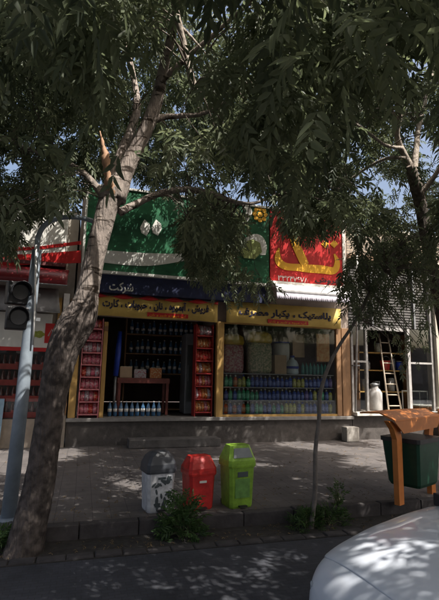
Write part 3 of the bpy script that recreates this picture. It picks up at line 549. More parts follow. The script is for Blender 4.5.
# ------------------------------------------------------------------ orange stand with hanging bin
m_or = mat('stand_orange', (.60, .20, .045), .5, .15, 5, .05)
A = Vector((3.95, 5.14, WALK)); B = Vector((4.78, 5.52, WALK)); ang = math.atan2(B.y-A.y, B.x-A.x); Wd = (B-A).length
os_ = thing('bin_stand', 'orange steel arch with two flared legs and a sloping top, beside the white car', 'stand', tuple(A), ang)
for nm, x, s_ in (('leg', 0, -1), ('leg', Wd, 1)):
    o_ = MB(); o_.poly([(x-.06, 0), (x+.06, 0), (x+.065, .75), (x+.065-s_*.0, .82), (x+s_*.04+.08, .93), (x+s_*.17+.08*(s_ > 0), 1.04), (x+s_*.17-.08*(s_ < 0), 1.04), (x+s_*.05-.08, .93), (x-.065, .8)], -.035, .035); o_.build(nm, m_or, os_)
b = MB(); x0_, x1_ = -.22, Wd+.22
b.loft([[(x0_, -.1, 1.04), (x1_, -.1, 1.04), (x1_, -.1, 1.06), (x0_, -.1, 1.06)], [(x0_+.02, .12, 1.12), (x1_-.02, .12, 1.12), (x1_-.02, .12, 1.14), (x0_+.02, .12, 1.14)], [(x0_+.04, .42, 1.10), (x1_-.04, .42, 1.10), (x1_-.04, .42, 1.12), (x0_+.04, .42, 1.12)]], smooth=False).build('top_panel', m_or, os_)
b = MB(); b.poly([(x0_, 1.038), (x1_, 1.038), (x1_-.16, .90), (x0_+.22, .88)], -.1, -.085); b.build('front_skirt', mat('stand_orange_skirt', (.52, .18, .045), .5, .15, 5, .05), os_)
hb = thing('hanging_bin', 'dark green bin with black rim hanging inside the orange arch', 'bin', tuple(A.lerp(B, .5)+Vector((-.0, .05, 0))), ang)
def rr2(hw, hd, z, c=.03): return [(hw-c, -hd, z), (hw, -hd+c, z), (hw, hd-c, z), (hw-c, hd, z), (-hw+c, hd, z), (-hw, hd-c, z), (-hw, -hd+c, z), (-hw+c, -hd, z)]
MB().loft([rr2(.25, .2, .18), rr2(.27, .22, .22), rr2(.33, .26, .76)], smooth=False).build('tub', mat('dark_green_plastic', (.008, .05, .028), .45, .2, 6), hb); MB().loft([rr2(.345, .275, .745), rr2(.345, .275, .80)], smooth=False).build('rim', m_black, hb)
for s_ in (-1, 1): MB().tube([(s_*.34, 0, .7), (s_*(Wd/2-.06), -.03, .7)], .014, 6).build('pivot', m_steel, hb)

# ------------------------------------------------------------------ car
m_car = mat('car_white', (.64, .68, .75), .3, .04, 2, coat=.6)
m_trim = mat('car_trim', (.03, .03, .032), .6); m_cglass = mat('car_glass', (.015, .018, .02), .06, 0, 2, spec=.8)
car = thing('parked_car', 'white small car parked with its bonnet dappled by sun at the lower right', 'car', (1.215, 1.74, 0))
# (x from nose, half width, z bottom, z shoulder, z top centre)
st = [(0.0, .60, .34, .58, .62), (.03, .68, .26, .66, .70), (.10, .745, .22, .735, .775), (.22, .785, .20, .79, .84), (.45, .805, .19, .865, .92), (.75, .815, .19, .93, .99), (1.02, .82, .19, .97, 1.035), (1.3, .825, .19, .99, 1.05), (2.2, .825, .19, 1.0, 1.05), (3.1, .82, .19, 1.0, 1.05), (3.45, .80, .2, .98, 1.03), (3.6, .76, .24, .86, .9), (3.64, .7, .34, .7, .74)]
rings = []
for x, hw, zb, zs, zt in st:
    h_ = zs-zb; half = [(hw*.90, zb), (hw*.97, zb+h_*.15), (hw, zb+h_*.45), (hw*.995, zb+h_*.75), (hw*.965, zb+h_*.93), (hw*.90, zs), (hw*.78, zs+(zt-zs)*.45), (hw*.5, zs+(zt-zs)*.85), (0, zt)]
    rings.append([(x, y, z) for y, z in half]+[(x, -y, z) for y, z in half[-2::-1]])
bo = MB().loft(rings).build('body', m_car, car)
sub = bo.modifiers.new('sub', 'SUBSURF'); sub.levels = 1; sub.render_levels = 2
# bonnet panel a little proud of the body
def hoodz(x, y):
    for i in range(len(st)-1):
        if st[i][0] <= x <= st[i+1][0]:
            f_ = (x-st[i][0])/(st[i+1][0]-st[i][0]); hw = st[i][1]*(1-f_)+st[i+1][1]*f_; zs = st[i][3]*(1-f_)+st[i+1][3]*f_; zt = st[i][4]*(1-f_)+st[i+1][4]*f_; break
    u = abs(y)/hw; return zs+(zt-zs)*np.interp(u, [0, .5, .78, .9, 1], [1, .85, .45, 0, -.6])
b = MB(); G = []
for i in range(15):
    x = .13+.80*i/14; G.append([b.bm.verts.new((x, y*(.71+.05*i/14), hoodz(x, y*(.71+.05*i/14))+.004)) for y in np.linspace(-1, 1, 17)])
for i in range(14):
    for j in range(16): f = b.bm.faces.new((G[i][j], G[i][j+1], G[i+1][j+1], G[i+1][j])); f.smooth = True
ho_ = b.build('bonnet', m_car, car); so_ = ho_.modifiers.new('s', 'SOLIDIFY'); so_.thickness = .012; so_.offset = -1; ho_.modifiers.new('u', 'SUBSURF').render_levels = 1
cab = [(1.08, .74, 1.03, 0), (1.62, .60, 1.36, 0), (1.8, .6, 1.40, 0), (2.6, .6, 1.40, 0), (2.95, .58, 1.34, 0), (3.4, .72, 1.03, 0)]
b = MB(); b.loft([[(x, hw, z), (x, hw*.5, z+.02), (x, -hw*.5, z+.02), (x, -hw, z), (x, -.76, .99), (x, .76, .99)] for x, hw, z, _ in cab], smooth=False); b.build('greenhouse', m_cglass, car)
b = MB(); b.loft([[(x, .615, z), (x, .3, z+.045), (x, -.3, z+.045), (x, -.615, z), (x, -.6, z-.02), (x, .6, z-.02)] for x, z in ((1.6, 1.37), (1.8, 1.41), (2.6, 1.41), (2.97, 1.34))], smooth=False); b.build('roof', m_car, car)
for s_ in (-1, 1):
    for P in (((1.06, .755, 1.03), (1.62, .61, 1.375)), ((2.15, .79, 1.02), (2.2, .615, 1.39)), ((3.4, .74, 1.03), (2.97, .6, 1.35))): MB().tube([(p[0], s_*p[1], p[2]) for p in P], .028, 6).build('roof_pillar', m_car, car)
    h = MB(); h.box(-.004, .10, -.12, .12, -.05, .055, bev=.02); hl = h.build('headlight', mat('headlight_glass', (.35, .37, .4), .08, .2, 12, spec=.9), car); hl.location = (.035, s_*.545, .6)
    q = MB(); q.box(-.06, .05, -.09, .09, -.05, .06, bev=.02); mi = q.build('mirror', m_trim, car); mi.location = (1.35, s_*.93, 1.07)
    wi = MB().tube([(1.0, s_*.35-.25, 1.065), (1.07, s_*.35+.25, 1.08)], .009, 5).build('wiper', m_black, car)
bx('cowl', m_black, car, .94, 1.10, -.74, .74, .96, 1.035, bev=.006)
bx('grille', m_black, car, -.012, .05, -.38, .38, .52, .62, bev=.008); bu = bx('bumper', m_trim, car, -.07, .12, -.74, .74, .30, .48, bev=.045)
for x in (.72, 2.95):
    for s_ in (-1, 1):
        wh = bpy.data.objects.new('wheel', None); COL.objects.link(wh); wh.parent = car; wh.location = (x, s_*.74, .27); wh.rotation_euler = (math.pi/2, 0, 0)
        MB().lathe([(.2, -.085), (.262, -.08), (.27, -.05), (.27, .05), (.262, .08), (.2, .085)], n=28).build('tyre', mat('rubber', (.015, .015, .016), .8), wh); MB().lathe([(.19, -.09), (.17, -.07), (.05, -.085), (.05, .085), (.17, .07), (.19, .09)], n=20).build('rim', m_steel, wh)
bx('number_plate', m_signwhite, car, -.082, -.071, -.22, .22, .34, .44)

# ------------------------------------------------------------------ trees
def barkmat(name, pale, dark, zlow, zhigh, scars=True):
    m = bpy.data.materials.new(name); m.use_nodes = True; n = m.node_tree.nodes; l = m.node_tree.links; b = n['Principled BSDF']; b.inputs['Roughness'].default_value = .9; b.inputs['Specular IOR Level'].default_value = .2
    tc = n.new('ShaderNodeTexCoord'); ge = n.new('ShaderNodeNewGeometry'); sp = n.new('ShaderNodeSeparateXYZ'); l.new(ge.outputs['Position'], sp.inputs[0])
    n1 = n.new('ShaderNodeTexNoise'); n1.inputs['Scale'].default_value = 14; n1.inputs['Detail'].default_value = 8; l.new(ge.outputs['Position'], n1.inputs['Vector'])
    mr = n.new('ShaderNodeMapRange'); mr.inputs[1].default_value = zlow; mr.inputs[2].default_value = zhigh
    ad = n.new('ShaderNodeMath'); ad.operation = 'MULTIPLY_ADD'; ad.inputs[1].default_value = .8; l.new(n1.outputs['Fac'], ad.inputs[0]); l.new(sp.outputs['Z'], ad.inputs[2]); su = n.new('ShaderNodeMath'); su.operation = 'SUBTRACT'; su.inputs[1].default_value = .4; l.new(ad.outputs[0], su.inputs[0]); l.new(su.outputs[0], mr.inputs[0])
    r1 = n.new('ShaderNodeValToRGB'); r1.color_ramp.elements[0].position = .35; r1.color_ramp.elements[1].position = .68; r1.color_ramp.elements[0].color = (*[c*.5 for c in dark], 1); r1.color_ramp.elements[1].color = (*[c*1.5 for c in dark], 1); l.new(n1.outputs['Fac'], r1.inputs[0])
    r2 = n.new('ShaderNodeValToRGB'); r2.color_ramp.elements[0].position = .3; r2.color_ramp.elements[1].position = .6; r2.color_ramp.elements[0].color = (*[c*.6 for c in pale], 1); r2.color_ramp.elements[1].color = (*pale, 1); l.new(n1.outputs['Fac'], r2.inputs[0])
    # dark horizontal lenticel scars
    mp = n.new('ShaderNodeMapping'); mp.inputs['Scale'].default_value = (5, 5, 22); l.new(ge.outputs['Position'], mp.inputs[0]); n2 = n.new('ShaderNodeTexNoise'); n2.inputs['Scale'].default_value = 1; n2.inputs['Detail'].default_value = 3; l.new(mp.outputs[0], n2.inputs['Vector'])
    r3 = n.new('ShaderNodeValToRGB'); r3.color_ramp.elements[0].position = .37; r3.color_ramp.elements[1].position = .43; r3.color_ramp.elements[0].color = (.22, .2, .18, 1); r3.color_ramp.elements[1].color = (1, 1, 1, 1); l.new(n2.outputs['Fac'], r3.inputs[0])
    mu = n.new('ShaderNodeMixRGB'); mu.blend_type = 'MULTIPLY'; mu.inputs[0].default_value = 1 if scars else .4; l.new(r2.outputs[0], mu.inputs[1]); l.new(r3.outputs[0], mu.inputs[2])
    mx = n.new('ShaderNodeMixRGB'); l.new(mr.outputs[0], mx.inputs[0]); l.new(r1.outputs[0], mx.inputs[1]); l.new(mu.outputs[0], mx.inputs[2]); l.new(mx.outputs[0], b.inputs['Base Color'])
    mp2 = n.new('ShaderNodeMapping'); mp2.inputs['Scale'].default_value = (30, 30, 7); l.new(ge.outputs['Position'], mp2.inputs[0]); n3 = n.new('ShaderNodeTexNoise'); n3.inputs['Scale'].default_value = 1; n3.inputs['Detail'].default_value = 6; l.new(mp2.outputs[0], n3.inputs['Vector'])
    bp = n.new('ShaderNodeBump'); bp.inputs['Strength'].default_value = 1; bp.inputs['Distance'].default_value = .04; l.new(n3.outputs['Fac'], bp.inputs['Height']); l.new(bp.outputs[0], b.inputs['Normal'])
    return m
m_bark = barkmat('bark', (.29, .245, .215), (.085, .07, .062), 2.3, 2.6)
m_bark2 = barkmat('bark_pale', (.38, .33, .28), (.22, .18, .15), 0, 1, False)
m_split = mat('split_wood', (.36, .21, .125), .8, .25, 10, .6, stretch=(1, 1, .15))
def limb(pl_, n=10, k=4):
    """pl_: (px, py, width px, Y) -> smoothed points and radii"""
    P = []
    for x, y, w_, Y in pl_:
        p = aty(x, y, Y); P.append((p.x, p.y, p.z, w_/2*(p-EYE).dot(FW)/450))
    S = smooth_pts(P, k); return [Vector(s[:3]) for s in S], [max(s[3], .003) for s in S]
LIMBS = []
def add_limb(mb, pl_, n=10, noise=.04, k=4, seed=0):
    p, r = limb(pl_, n, k); mb.tube(p, r, n, noise=noise, seed=seed); LIMBS.extend([tuple(q) for q in p if q.z > 2.6]); return p, r

t1 = thing('street_tree', 'big curved tree with pale scarred bark and a broken limb, left of the bins', 'tree', (-.42, 5.0, -.1), absolute=True)
b = MB()
add_limb(b, [(17, 575, 50, 5.0), (23, 555, 39, 5.0), (29, 529, 34, 5.02), (36, 500, 31, 5.02), (41, 475, 29, 5.02), (47, 435, 27.5, 5.02), (52, 404, 27, 5.02), (57, 376, 29, 5.02), (63, 351, 31, 5.02), (70, 335, 34, 5.02), (78, 321, 34, 5.02), (84, 308, 28, 5.02), (87, 295, 23, 5.02), (91, 275, 20.5, 5.02), (96, 252, 19.5, 5.0), (102, 228, 20, 5.0), (108, 206, 21, 5.0), (113, 192, 24, 5.0), (117, 180, 18, 5.0)], n=36, noise=.03, k=7)
LIMBS.clear()
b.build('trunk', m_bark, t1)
def part_limb(tree, name, pl_, m, n=10, noise=.05, seed=1): b = MB(); r = add_limb(b, pl_, n, noise, seed=seed); b.build(name, m, tree); return r
part_limb(t1, 'limb', [(115, 200, 22, 5.0), (125, 172, 17, 5.0), (138, 146, 15, 4.98), (150, 120, 14, 4.9), (158, 96, 12, 4.8), (163, 70, 10, 4.6), (171, 38, 9, 4.3), (178, 0, 8, 3.9), (183, -60, 6, 3.5)], m_bark, 14)
part_limb(t1, 'limb', [(110, 202, 16, 5.05), (114, 178, 12, 5.1), (122, 152, 10, 5.2), (131, 130, 9, 5.3), (137, 108, 8, 5.4), (134, 80, 6, 5.6), (125, 40, 5, 5.8)], m_bark)
part_limb(t1, 'limb', [(120, 212, 9, 4.98), (138, 203, 7, 5.1), (155, 195, 7, 5.2), (175, 190, 6.5, 5.3), (195, 190, 6, 5.4), (215, 195, 5.5, 5.5), (236, 202, 4, 5.5), (255, 203, 3, 5.5), (275, 195, 2, 5.5)], m_bark)
part_limb(t1, 'limb', [(153, 120, 9, 4.9), (165, 117, 6, 4.9), (182, 116, 5, 4.8), (205, 113, 4, 4.7), (228, 100, 3, 4.5), (250, 80, 2, 4.3)], m_bark)
part_limb(t1, 'limb', [(106, 200, 9, 5.05), (94, 184, 7, 5.2), (80, 170, 6, 5.3), (60, 160, 4, 5.5), (30, 150, 3, 5.7), (-10, 130, 2, 6)], m_bark)
part_limb(t1, 'limb', [(162, 80, 7, 4.7), (190, 55, 5, 4.4), (230, 20, 4, 4.0), (280, -30, 4, 3.4), (300, -120, 3, 2.8)], m_bark)
part_limb(t1, 'dead_branch', [(170, -20, 5, 3.9), (177, 15, 6, 3.9), (183, 38, 6.5, 3.9), (187, 60, 6, 3.9), (193, 84, 7.5, 3.9), (194, 87, 6, 3.9)], m_bark2)
part_limb(t1, 'dead_branch', [(181, 27, 4, 3.9), (192, 38, 3, 3.85), (206, 54, 1.5, 3.8)], m_bark2, 6)
b = MB(); p, r = limb([(112, 199, 9, 4.95), (109.5, 184, 8.5, 4.86), (107, 170, 7, 4.82), (105.5, 157, 7, 4.8), (103, 145, 4, 4.8), (100, 131, .8, 4.8)]); b.tube(p, r, 7, noise=.38, seed=5); bs_ = b.build('broken_stub', m_split, t1); bs_['label'] = 'splintered orange stump of a torn off limb'

t3 = thing('street_tree', 'slim pale barked tree against the sky at the right edge, above the orange stand', 'tree', (5.4, 5.6, 0), absolute=True)
LK = len(LIMBS)
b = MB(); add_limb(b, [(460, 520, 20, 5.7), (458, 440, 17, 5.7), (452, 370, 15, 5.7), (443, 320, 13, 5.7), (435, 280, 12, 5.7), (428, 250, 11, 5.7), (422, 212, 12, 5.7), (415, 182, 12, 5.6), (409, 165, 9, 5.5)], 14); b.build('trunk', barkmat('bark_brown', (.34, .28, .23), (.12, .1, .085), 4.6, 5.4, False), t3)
for i, L in enumerate(([(411, 170, 9, 5.55), (403, 152, 6, 5.5), (397, 135, 5, 5.4), (400, 112, 4, 5.2), (392, 80, 4, 4.8), (380, 20, 3, 4.2)], [(413, 176, 8, 5.6), (416, 150, 6, 5.7), (419, 125, 5, 5.9), (428, 90, 4, 6.1), (440, 40, 3, 6.2)], [(405, 158, 4, 5.5), (388, 158, 3.5, 5.6), (370, 166, 3, 5.8), (352, 178, 2.5, 6), (335, 190, 2, 6.2)], [(402, 148, 4, 5.45), (385, 145, 3, 5.2), (365, 130, 3, 5), (345, 118, 2, 4.8)], [(418, 195, 7, 5.65), (432, 180, 5, 5.5), (450, 150, 4, 5.2)], [(398, 120, 4, 5.3), (370, 80, 4, 4.6), (330, 20, 4, 3.6), (300, -80, 4, 2.8)])): part_limb(t3, 'limb', L, m_bark2, 8, seed=i)
t2 = thing('young_tree', 'thin pale young tree rising from the channel between the lime bin and the car', 'tree', (2.45, 5.0, -.1), absolute=True)
b = MB(); add_limb(b, [(309, 552, 6, 5.0), (312, 520, 5, 5.0), (315, 490, 4.6, 5.0), (315.5, 450, 4.2, 5.0), (319, 420, 4, 5.0), (320, 395, 4, 5.0), (328, 368, 3.6, 5.0), (339, 346, 3.3, 5.05), (356, 320, 3, 5.1), (370, 292, 4, 5.1), (384, 270, 3, 5.1), (395, 250, 2, 5.1)], 10); b.build('trunk', mat('sapling_bark', (.15, .13, .115), .9, .35, 12, .4), t2)

# ---- foliage
def leafmat(name, c1, c2):
    m = bpy.data.materials.new(name); m.use_nodes = True; n = m.node_tree.nodes; l = m.node_tree.links; b = n['Principled BSDF']; b.inputs['Roughness'].default_value = .5; b.inputs['Specular IOR Level'].default_value = .35
    at_ = n.new('ShaderNodeAttribute'); at_.attribute_name = 'tint'; mx = n.new('ShaderNodeMixRGB'); mx.inputs[1].default_value = (*c1, 1); mx.inputs[2].default_value = (*c2, 1); l.new(at_.outputs['Fac'], mx.inputs[0]); l.new(mx.outputs[0], b.inputs['Base Color'])
    tr = n.new('ShaderNodeBsdfTranslucent'); hs = n.new('ShaderNodeHueSaturation'); hs.inputs['Value'].default_value = 1.6; hs.inputs['Hue'].default_value = .485; hs.inputs['Saturation'].default_value = 1.15; l.new(mx.outputs[0], hs.inputs['Color']); l.new(hs.outputs[0], tr.inputs[0]); ms = n.new('ShaderNodeMixShader'); ms.inputs[0].default_value = .5
    l.new(b.outputs[0], ms.inputs[1]); l.new(tr.outputs[0], ms.inputs[2]); l.new(ms.outputs[0], n['Material Output'].inputs[0]); return m
m_leaf = leafmat('leaves', (.06, .078, .048), (.15, .178, .105)); m_weed = leafmat('weed_leaves', (.04, .08, .03), (.08, .14, .05))
def nrm(v): return v/(np.linalg.norm(v, axis=-1, keepdims=True)+1e-9)
def frond_mesh(name, P, D, size, m, parent, npair=4, tint=None, rachis=True):
    N = len(P); D = nrm(D); upv = nrm(rng.normal(size=(N, 3))*.5+np.array([0, 0, 1])); S = nrm(np.cross(D, upv)); Nn = np.cross(S, D)
    V = []; nl = npair*2+1; tints = []
    if tint is None: tint = rng.random(N)
    for j in range(nl):
        t = (j//2+1)/(npair+.6) if j < npair*2 else 1.; side = 0 if j == nl-1 else (1 if j % 2 else -1)
        base = P+D*(size*t*.95)[:, None]+np.array([0, 0, -1])*(size*.25*t*t)[:, None]
        a = nrm(D*(.75 if side else 1)+S*side*.85+rng.normal(size=(N, 3))*.16+np.array([0, 0, -.32])); L = (size*(.42+.1*rng.random(N)))[:, None]
        ww = nrm(np.cross(a, Nn+rng.normal(size=(N, 3))*.25)); nn = np.cross(ww, a); W = L*.15
        V.append(np.stack([base, base+a*L*.3+ww*W+nn*W*.35, base+a*L*.68+ww*W*.75+nn*W*.2-nn*L*.03, base+a*L-nn*L*.12, base+a*L*.68-ww*W*.75+nn*W*.2-nn*L*.03, base+a*L*.3-ww*W+nn*W*.35], 1))
        tints.append(np.clip(tint+rng.normal(size=N)*.15, 0, 1))
    V = np.stack(V, 1).reshape(-1, 3); nL = N*nl; T = np.stack(tints, 1).reshape(-1)
    idx = np.arange(nL)[:, None]*6; F = np.stack([idx+np.array([0, 1, 2, 3]), idx+np.array([0, 3, 4, 5])], 1).reshape(-1)
    me = bpy.data.meshes.new(name); me.vertices.add(nL*6); me.vertices.foreach_set('co', V.astype(np.float32).ravel())
    me.loops.add(nL*8); me.loops.foreach_set('vertex_index', F.astype(np.int32)); me.polygons.add(nL*2); me.polygons.foreach_set('loop_start', np.arange(nL*2, dtype=np.int32)*4); me.update(calc_edges=True)
    at_ = me.attributes.new('tint', 'FLOAT', 'FACE'); at_.data.foreach_set('value', np.repeat(T, 2).astype(np.float32))
    me.materials.append(m); o = bpy.data.objects.new(name, me); COL.objects.link(o)
    if parent: o.parent = parent; o.matrix_parent_inverse = Matrix.Translation(-parent.location)
    return o

# places the sun reaches between the leaves: (x, y, z, radius)
SUNNY = []
def ell(px, py, z, r): p = atz(px, py, z); SUNNY.append((p.x, p.y, p.z, r))
for px, py, r in ((300, 445, .3), (318, 447, .35), (335, 449, .4), (352, 451, .45), (370, 453, .5), (388, 455, .4), (362, 462, .25), (380, 466, .22), (6, 455, .45), (14, 466, .3), (27, 457, .4), (62, 452, .25), (64, 459, .12), (-10, 460, .6)): ell(px, py, WALK, r)
R3 = random.Random(21)
for i in range(26): ell(R3.gauss(135, 28), R3.gauss(482, 9), WALK, R3.uniform(.05, .1))
for i in range(30): ell(R3.gauss(330, 40), R3.gauss(483, 8), WALK, R3.uniform(.05, .11))
for i in range(16): ell(R3.uniform(60, 290), R3.uniform(560, 598), 0, R3.uniform(.04, .08))
for i in range(6): ell(R3.gauss(372, 13), R3.gauss(548, 7), .9, R3.uniform(.04, .07))
for i in range(7): ell(R3.uniform(320, 435), R3.uniform(508, 590), .9, R3.uniform(.03, .05))
for x in np.linspace(4.4, 6.5, 8): SUNNY.append((x, YF-.7, 3.78, .22))
for x in np.linspace(6.7, 9.3, 9): SUNNY.append((x, YF-.1, .85, .18)); SUNNY.append((x, YF, 5.4, .3))
for x, z in ((9.6, 2.0), (9.6, 2.8), (9.6, 1.3), (9.7, 3.5)): SUNNY.append((x, YF-.1, z, .35))
for x, y, Y in ((105, 160, 4.75), (107, 175, 4.76), (103, 146, 4.75), (190, 70, 3.9), (186, 45, 3.9), (410, 165, 5.55), (417, 190, 5.6), (400, 140, 5.4), (365, 60, 4.5)): p = aty(x, y, Y); SUNNY.append((p.x, p.y, p.z, .25))
SA = np.array(SUNNY); SV = np.array(SUN)
def sun_ok(P, S=.2):
    ok = np.ones(len(P), bool)
    for x, y, z, r in SA:
        v = P-np.array([x, y, z]); t = v @ SV; d = np.linalg.norm(v-t[:, None]*SV, axis=1); ok &= ~((d < r+(.04 if r < .2 else .05+.85*S)) & (t > 0))
    return ok
BX = [-50, 0, 15, 30, 45, 62, 78, 90, 110, 150, 170, 200, 235, 262, 275, 290, 330, 343, 352, 380, 410, 439, 500]
BY = [240, 225, 226, 218, 218, 212, 200, 190, 180, 182, 196, 196, 194, 192, 200, 214, 216, 222, 236, 236, 230, 236, 240]
CL = [(214, 236, 30, 46, .75), (240, 284, 34, 20, .7), (306, 219, 28, 12, 1), (6, 238, 12, 22, .9), (412, 250, 25, 20, .8)]
def img_ok(P, margin=6, S=.2):
    S = S*np.ones(len(P))
    x, y, d = projn(P); edge = np.interp(x, BX, BY)+rng.normal(size=len(P))*margin-8
    ok = (d < 0) | (y < edge); out = (d > 0) & (y >= edge)
    for cx, cy, rx, ry, dn in CL: ok |= out & (((x-cx)/rx)**2+((y-cy)/ry)**2 < 1)
    # sky windows at the right and a few at the left
    for cx, cy, rx, ry in SKYW:
        g = 450*S*.3/np.maximum(d, 1); ok &= ~((d > 0) & (((x-cx)/(rx+g))**2+((y+g*.6-cy)/(ry+g))**2 < 1+rng.normal(size=len(P))*.3) & (rng.random(len(P)) < .93))
    return ok
SKYW = [(350, 150, 14, 11), (370, 182, 19, 12), (396, 190, 13, 14), (424, 138, 13, 16), (435, 163, 11, 18), (418, 63, 15, 8), (433, 60, 9, 10), (385, 152, 5, 5), (12, 166, 10, 9), (66, 128, 12, 6), (215, 168, 7, 6), (178, 165, 7, 4), (232, 188, 12, 5), (262, 195, 8, 6), (282, 130, 6, 5), (313, 90, 7, 5), (176, 107, 4, 4), (320, 183, 7, 5), (413, 214, 11, 5), (245, 175, 7, 6), (30, 95, 6, 4), (150, 60, 6, 4)]

# crown volumes
def cloud(n, lo, hi, r, per, szr):
    """clump centres in a box, fronds round each"""
    C_ = lo+(hi-lo)*rng.random((n, 3)); per_ = rng.integers(int(per*.6), int(per*1.4), n); idx = np.repeat(np.arange(n), per_)
    rad = r*(.7+.6*rng.random(n)); u = nrm(rng.normal(size=(len(idx), 3)))*np.cbrt(rng.random(len(idx)))[:, None]*rad[idx][:, None]*np.array([1, 1, .8])
    P = C_[idx]+u; D = nrm(u)*.7+rng.normal(size=u.shape)*.35+np.array([0, 0, -.55]); tn = (rng.random(n)**1.3*.75)[idx]  # crown fronds tinted darker, imitating shade behind the near leaves
    return C_, P, D, szr[0]+(szr[1]-szr[0])*rng.random(len(idx)), tn
PP = []
def addc(*a): PP.append(cloud(*a))
lo = np.array
addc(1500, lo([-4.5, 4.6, 3.7]), lo([8.5, 9.3, 7.6]), .40, 19, (.15, .23))           # the visible crown
addc(200, lo([-2.5, 5.6, 4.6]), lo([4.5, 9.0, 8.0]), .4, 18, (.15, .21))
addc(130, lo([-2.5, 4.6, 3.35]), lo([2.2, 6.6, 4.2]), .28, 15, (.15, .2))
addc(330, lo([-3.0, 2.6, 4.6]), lo([8, 4.8, 7.6]), .42, 17, (.18, .26))
addc(230, lo([0, 6.6, 5.3]), lo([9.5, 9.8, 6.9]), .36, 19, (.14, .2))
addc(170, lo([-3.0, 2.0, 6.6]), lo([9, 10.0, 8.6]), .6, 17, (.3, .4))
addc(400, lo([-3.5, -3.5, 4.4]), lo([6.5, 2.6, 7.0]), .55, 19, (.26, .36))            # overhead and behind
addc(200, lo([4, -2, 3.8]), lo([11, 5, 7]), .6, 16, (.3, .42))
def shade(x0, x1, y0, y1, z, n):      # leaf clumps added along the sun's path to shade car, road and walk
    t_ = rng.uniform(3.9, 6.2, n); C_ = np.stack([rng.uniform(x0, x1, n), rng.uniform(y0, y1, n), np.full(n, z)], 1)+t_[:, None]*np.array(SUN); idx = np.repeat(np.arange(n), 18)
    u = nrm(rng.normal(size=(len(idx), 3)))*np.cbrt(rng.random(len(idx)))[:, None]*.35; PP.append((C_, C_[idx]+u, nrm(u)*.6+rng.normal(size=u.shape)*.3+np.array([0, 0, -.5]), np.full(len(idx), .24), np.clip(rng.random(n), 0, 1)[idx]))
shade(.9, 3.6, .8, 3.0, .9, 70); shade(-2, 4, 3.3, 5.2, 0, 60); shade(-1.5, 5.5, 5.3, 9.5, .15, 170)
def pxclumps(specs):
    for cx, cy, rx, ry, Y0, Y1, n, per, r, s in specs:
        C_ = np.array([tuple(aty(cx+rx*math.sqrt(rng.random())*math.cos(a), cy+ry*math.sqrt(rng.random())*math.sin(a), rng.uniform(Y0, Y1))) for a in rng.uniform(0, 6.28, n)]); idx = np.repeat(np.arange(n), per)
        u = nrm(rng.normal(size=(len(idx), 3)))*np.cbrt(rng.random(len(idx)))[:, None]*r; PP.append((C_, C_[idx]+u, nrm(u)*.5+rng.normal(size=u.shape)*.3+np.array([0, 0, -.8]), np.full(len(idx), s)*(.7+.6*rng.random(len(idx))), (.65+.35*rng.random(n))[idx] if Y1 < 4 else rng.random(n)[idx]))  # nearest clumps tinted lighter, imitating daylight falling on them from the street side
pxclumps([(214, 233, 30, 44, 5.2, 6.4, 26, 8, .22, .14), (240, 282, 32, 16, 5.2, 6.2, 14, 8, .22, .14),
          (306, 207, 32, 13, 5.2, 6.2, 26, 14, .2, .17), (5, 228, 12, 18, 4.6, 5.4, 8, 12, .18, .16),
          (275, 50, 95, 50, 2.2, 3.2, 60, 13, .2, .17), (255, 88, 45, 34, 2.1, 2.9, 26, 13, .17, .17), (110, 15, 80, 26, 2.4, 3.4, 26, 13, .2, .17), (85, 50, 30, 24, 2.6, 3.6, 10, 12, .2, .17), (380, 30, 60, 36, 2.6, 3.6, 22, 13, .22, .18)])
allP = np.concatenate([p[1] for p in PP]); allD = np.concatenate([p[2] for p in PP]); allS = np.concatenate([p[3] for p in PP]); allT = np.concatenate([p[4] for p in PP])
nfar = len(PP)
# the limbs seen against the crown are bare in front
lx, ly, ld_ = projn(np.array(LIMBS)); LB = [(x, y, d) for x, y, d in zip(lx, ly, ld_) if 10 < y < 215 and 90 < x < 262]; LB += [(x, y, d) for x, y, d in zip(lx, ly, ld_) if x > 370 and 100 < y < 260]
px_, py_, pd_ = projn(allP); bare = np.zeros(len(allP), bool); g_ = 450*allS/np.maximum(pd_, 1)
for x, y, d in LB: bare |= (np.hypot(px_-x, py_+.2*g_-y) < 6+g_*.55+(7 if d < 4.3 and 165 < x < 200 and y < 95 else 0)) & (pd_ > 0) & (pd_ < d+.1)
bare &= rng.random(len(allP)) < .95
ok = ~bare & sun_ok(allP, allS) & img_ok(allP, 6, allS) & (np.linalg.norm(allP-np.array(EYE), axis=1) > 1.25)
allP, allD, allS, allT = allP[ok], allD[ok], allS[ok], allT[ok]
left = allP[:, 0] + rng.normal(size=len(allP))*.5 < 3.0
frond_mesh('crown', allP[left], allD[left], allS[left], m_leaf, t1, tint=allT[left]); frond_mesh('crown', allP[~left], allD[~left], allS[~left], m_leaf, t3, tint=allT[~left])
print('fronds', len(allP))
PP2 = PP; PP = []
pxclumps([(378, 284, 38, 34, 4.6, 5.5, 34, 8, .2, .145), (424, 272, 22, 42, 4.6, 5.5, 22, 9, .2, .145), (390, 244, 42, 12, 4.9, 5.6, 18, 9, .2, .14), (414, 345, 16, 20, 4.7, 5.4, 9, 7, .15, .13)])
P_ = np.concatenate([p[1] for p in PP]); D_ = np.concatenate([p[2] for p in PP]); S_ = np.concatenate([p[3] for p in PP]); T_ = np.concatenate([p[4] for p in PP])
k_ = sun_ok(P_, S_); frond_mesh('crown', P_[k_], D_[k_], S_[k_], m_leaf, t2, tint=T_[k_])
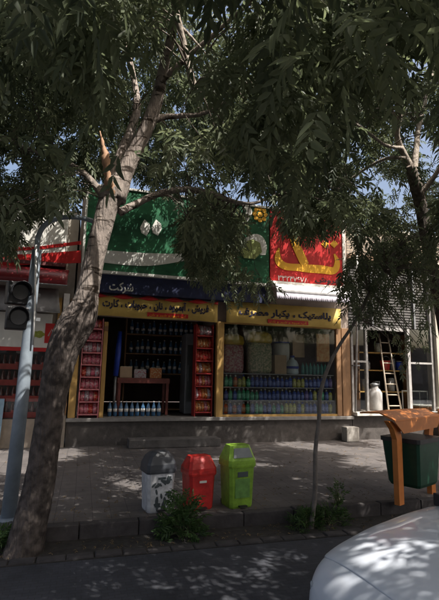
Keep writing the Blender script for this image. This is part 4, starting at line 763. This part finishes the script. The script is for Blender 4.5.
# twigs from the limbs to the clumps
LA = np.array(LIMBS); tw = [MB(), MB()]; cnt = 0
for C_, *_r in PP2:
    okc = sun_ok(C_) & img_ok(C_, 0)
    for c in C_[okc]:
        if np.linalg.norm(c-np.array(EYE)) < 1.4: continue
        dd = np.linalg.norm(LA-c, axis=1); j = dd.argmin()
        if dd[j] > 1.1 or cnt > 600 or rng.random() < .35: continue
        a = Vector(LA[j]); e = Vector(c); mid = a.lerp(e, .5)+Vector((random.uniform(-.15, .15), random.uniform(-.15, .15), random.uniform(0, .25)*dd[j]))
        tw[0 if c[0] < 3 else 1].tube([a, a.lerp(mid, .5)+Vector((0, 0, .04)), mid, e], [.009, .008, .006, .003], 4, cap=False); cnt += 1
m_twig = mat('twig_bark', (.10, .08, .065), .9, .3, 12); tw[0].build('twigs', m_twig, t1); tw[1].build('twigs', m_twig, t3)
b = MB(); lastp = [tuple(aty(x, y, 5.05)) for x, y in ((343, 342), (358, 318), (370, 292), (384, 270))]
for C_, *_r in PP:
    for c in C_:
        a = Vector(min(lastp, key=lambda q: (Vector(q)-Vector(c)).length)); b.tube([a, a.lerp(Vector(c), .5)+Vector((0, 0, .05)), c], [.008, .006, .003], 4, cap=False)
b.build('twigs', m_twig, t2)

# ---- bush and weeds in the channel
def bush(name, label, cat, c, rx, ry, rz, n, s, m=m_weed):
    t = thing(name, label, cat, tuple(c), absolute=True); c = np.array(c)
    u = nrm(rng.normal(size=(n, 3))); u[:, 2] = np.abs(u[:, 2]); rr_ = (.35+.65*rng.random(n)**.6)[:, None]; P = c+u*rr_*np.array([rx, ry, rz]); D = nrm(u)*.7+np.array([0, 0, .25])+rng.normal(size=u.shape)*.35
    frond_mesh('foliage', P, D, s*(.7+.6*rng.random(n)), m, t, npair=3)
    b = MB()
    for k in range(14): a = Vector(c)+Vector((random.uniform(-.05, .05), random.uniform(-.05, .05), 0)); e = Vector(P[random.randrange(n)]); b.tube([a, a.lerp(e, .5)+Vector((0, 0, .05)), e], [.008, .006, .003], 5, cap=False)
    b.build('stems', mat('weed_stem', (.08, .09, .04), .8), t); return t
c = atz(181, 546, -.1); bush('bush', 'dense green bush growing in the channel in front of the red bin', 'bush', (c.x, 5.08, -.02), .19, .15, .46, 230, .12)
c = atz(338, 530, 0); bush('weed', 'low leafy weeds in the channel right of the young tree', 'weed', (c.x, 5.1, -.02), .26, .12, .2, 120, .09)
c = atz(352, 512, .15); bush('weed', 'small upright sprig of weed at the kerb left of the orange stand', 'weed', (c.x, 5.3, 0.1), .07, .07, .34, 45, .08)
c = atz(318, 535, 0); bush('weed', 'small leafy weed at the foot of the young tree', 'weed', (c.x, 5.05, -.02), .2, .15, .2, 90, .1)
c = atz(8, 548, 0); bush('weed', 'dark weed beside the foot of the leaning pole', 'weed', (c.x-.1, 5.1, -.02), .12, .12, .25, 80, .1)
# litter and fallen leaves on the paving
P = np.column_stack([rng.uniform(-2, 8, 1400), 4.88+5.2*rng.random(1400)**1.8, np.full(1400, WALK+.012)]); P[P[:, 1] < 5.23, 2] = .012; P[(P[:, 1] >= 5.23) & (P[:, 1] < 5.36), 2] = WALK+.03
lt = frond_mesh('fallen_leaves', P, np.column_stack([rng.normal(size=1400), rng.normal(size=1400), np.zeros(1400)+.02]), rng.uniform(.03, .075, 1400), mat('dry_leaf', (.16, .11, .05), .8, .4, 10), None, npair=1); struct(lt, 'stuff')
lt.location.z = .012
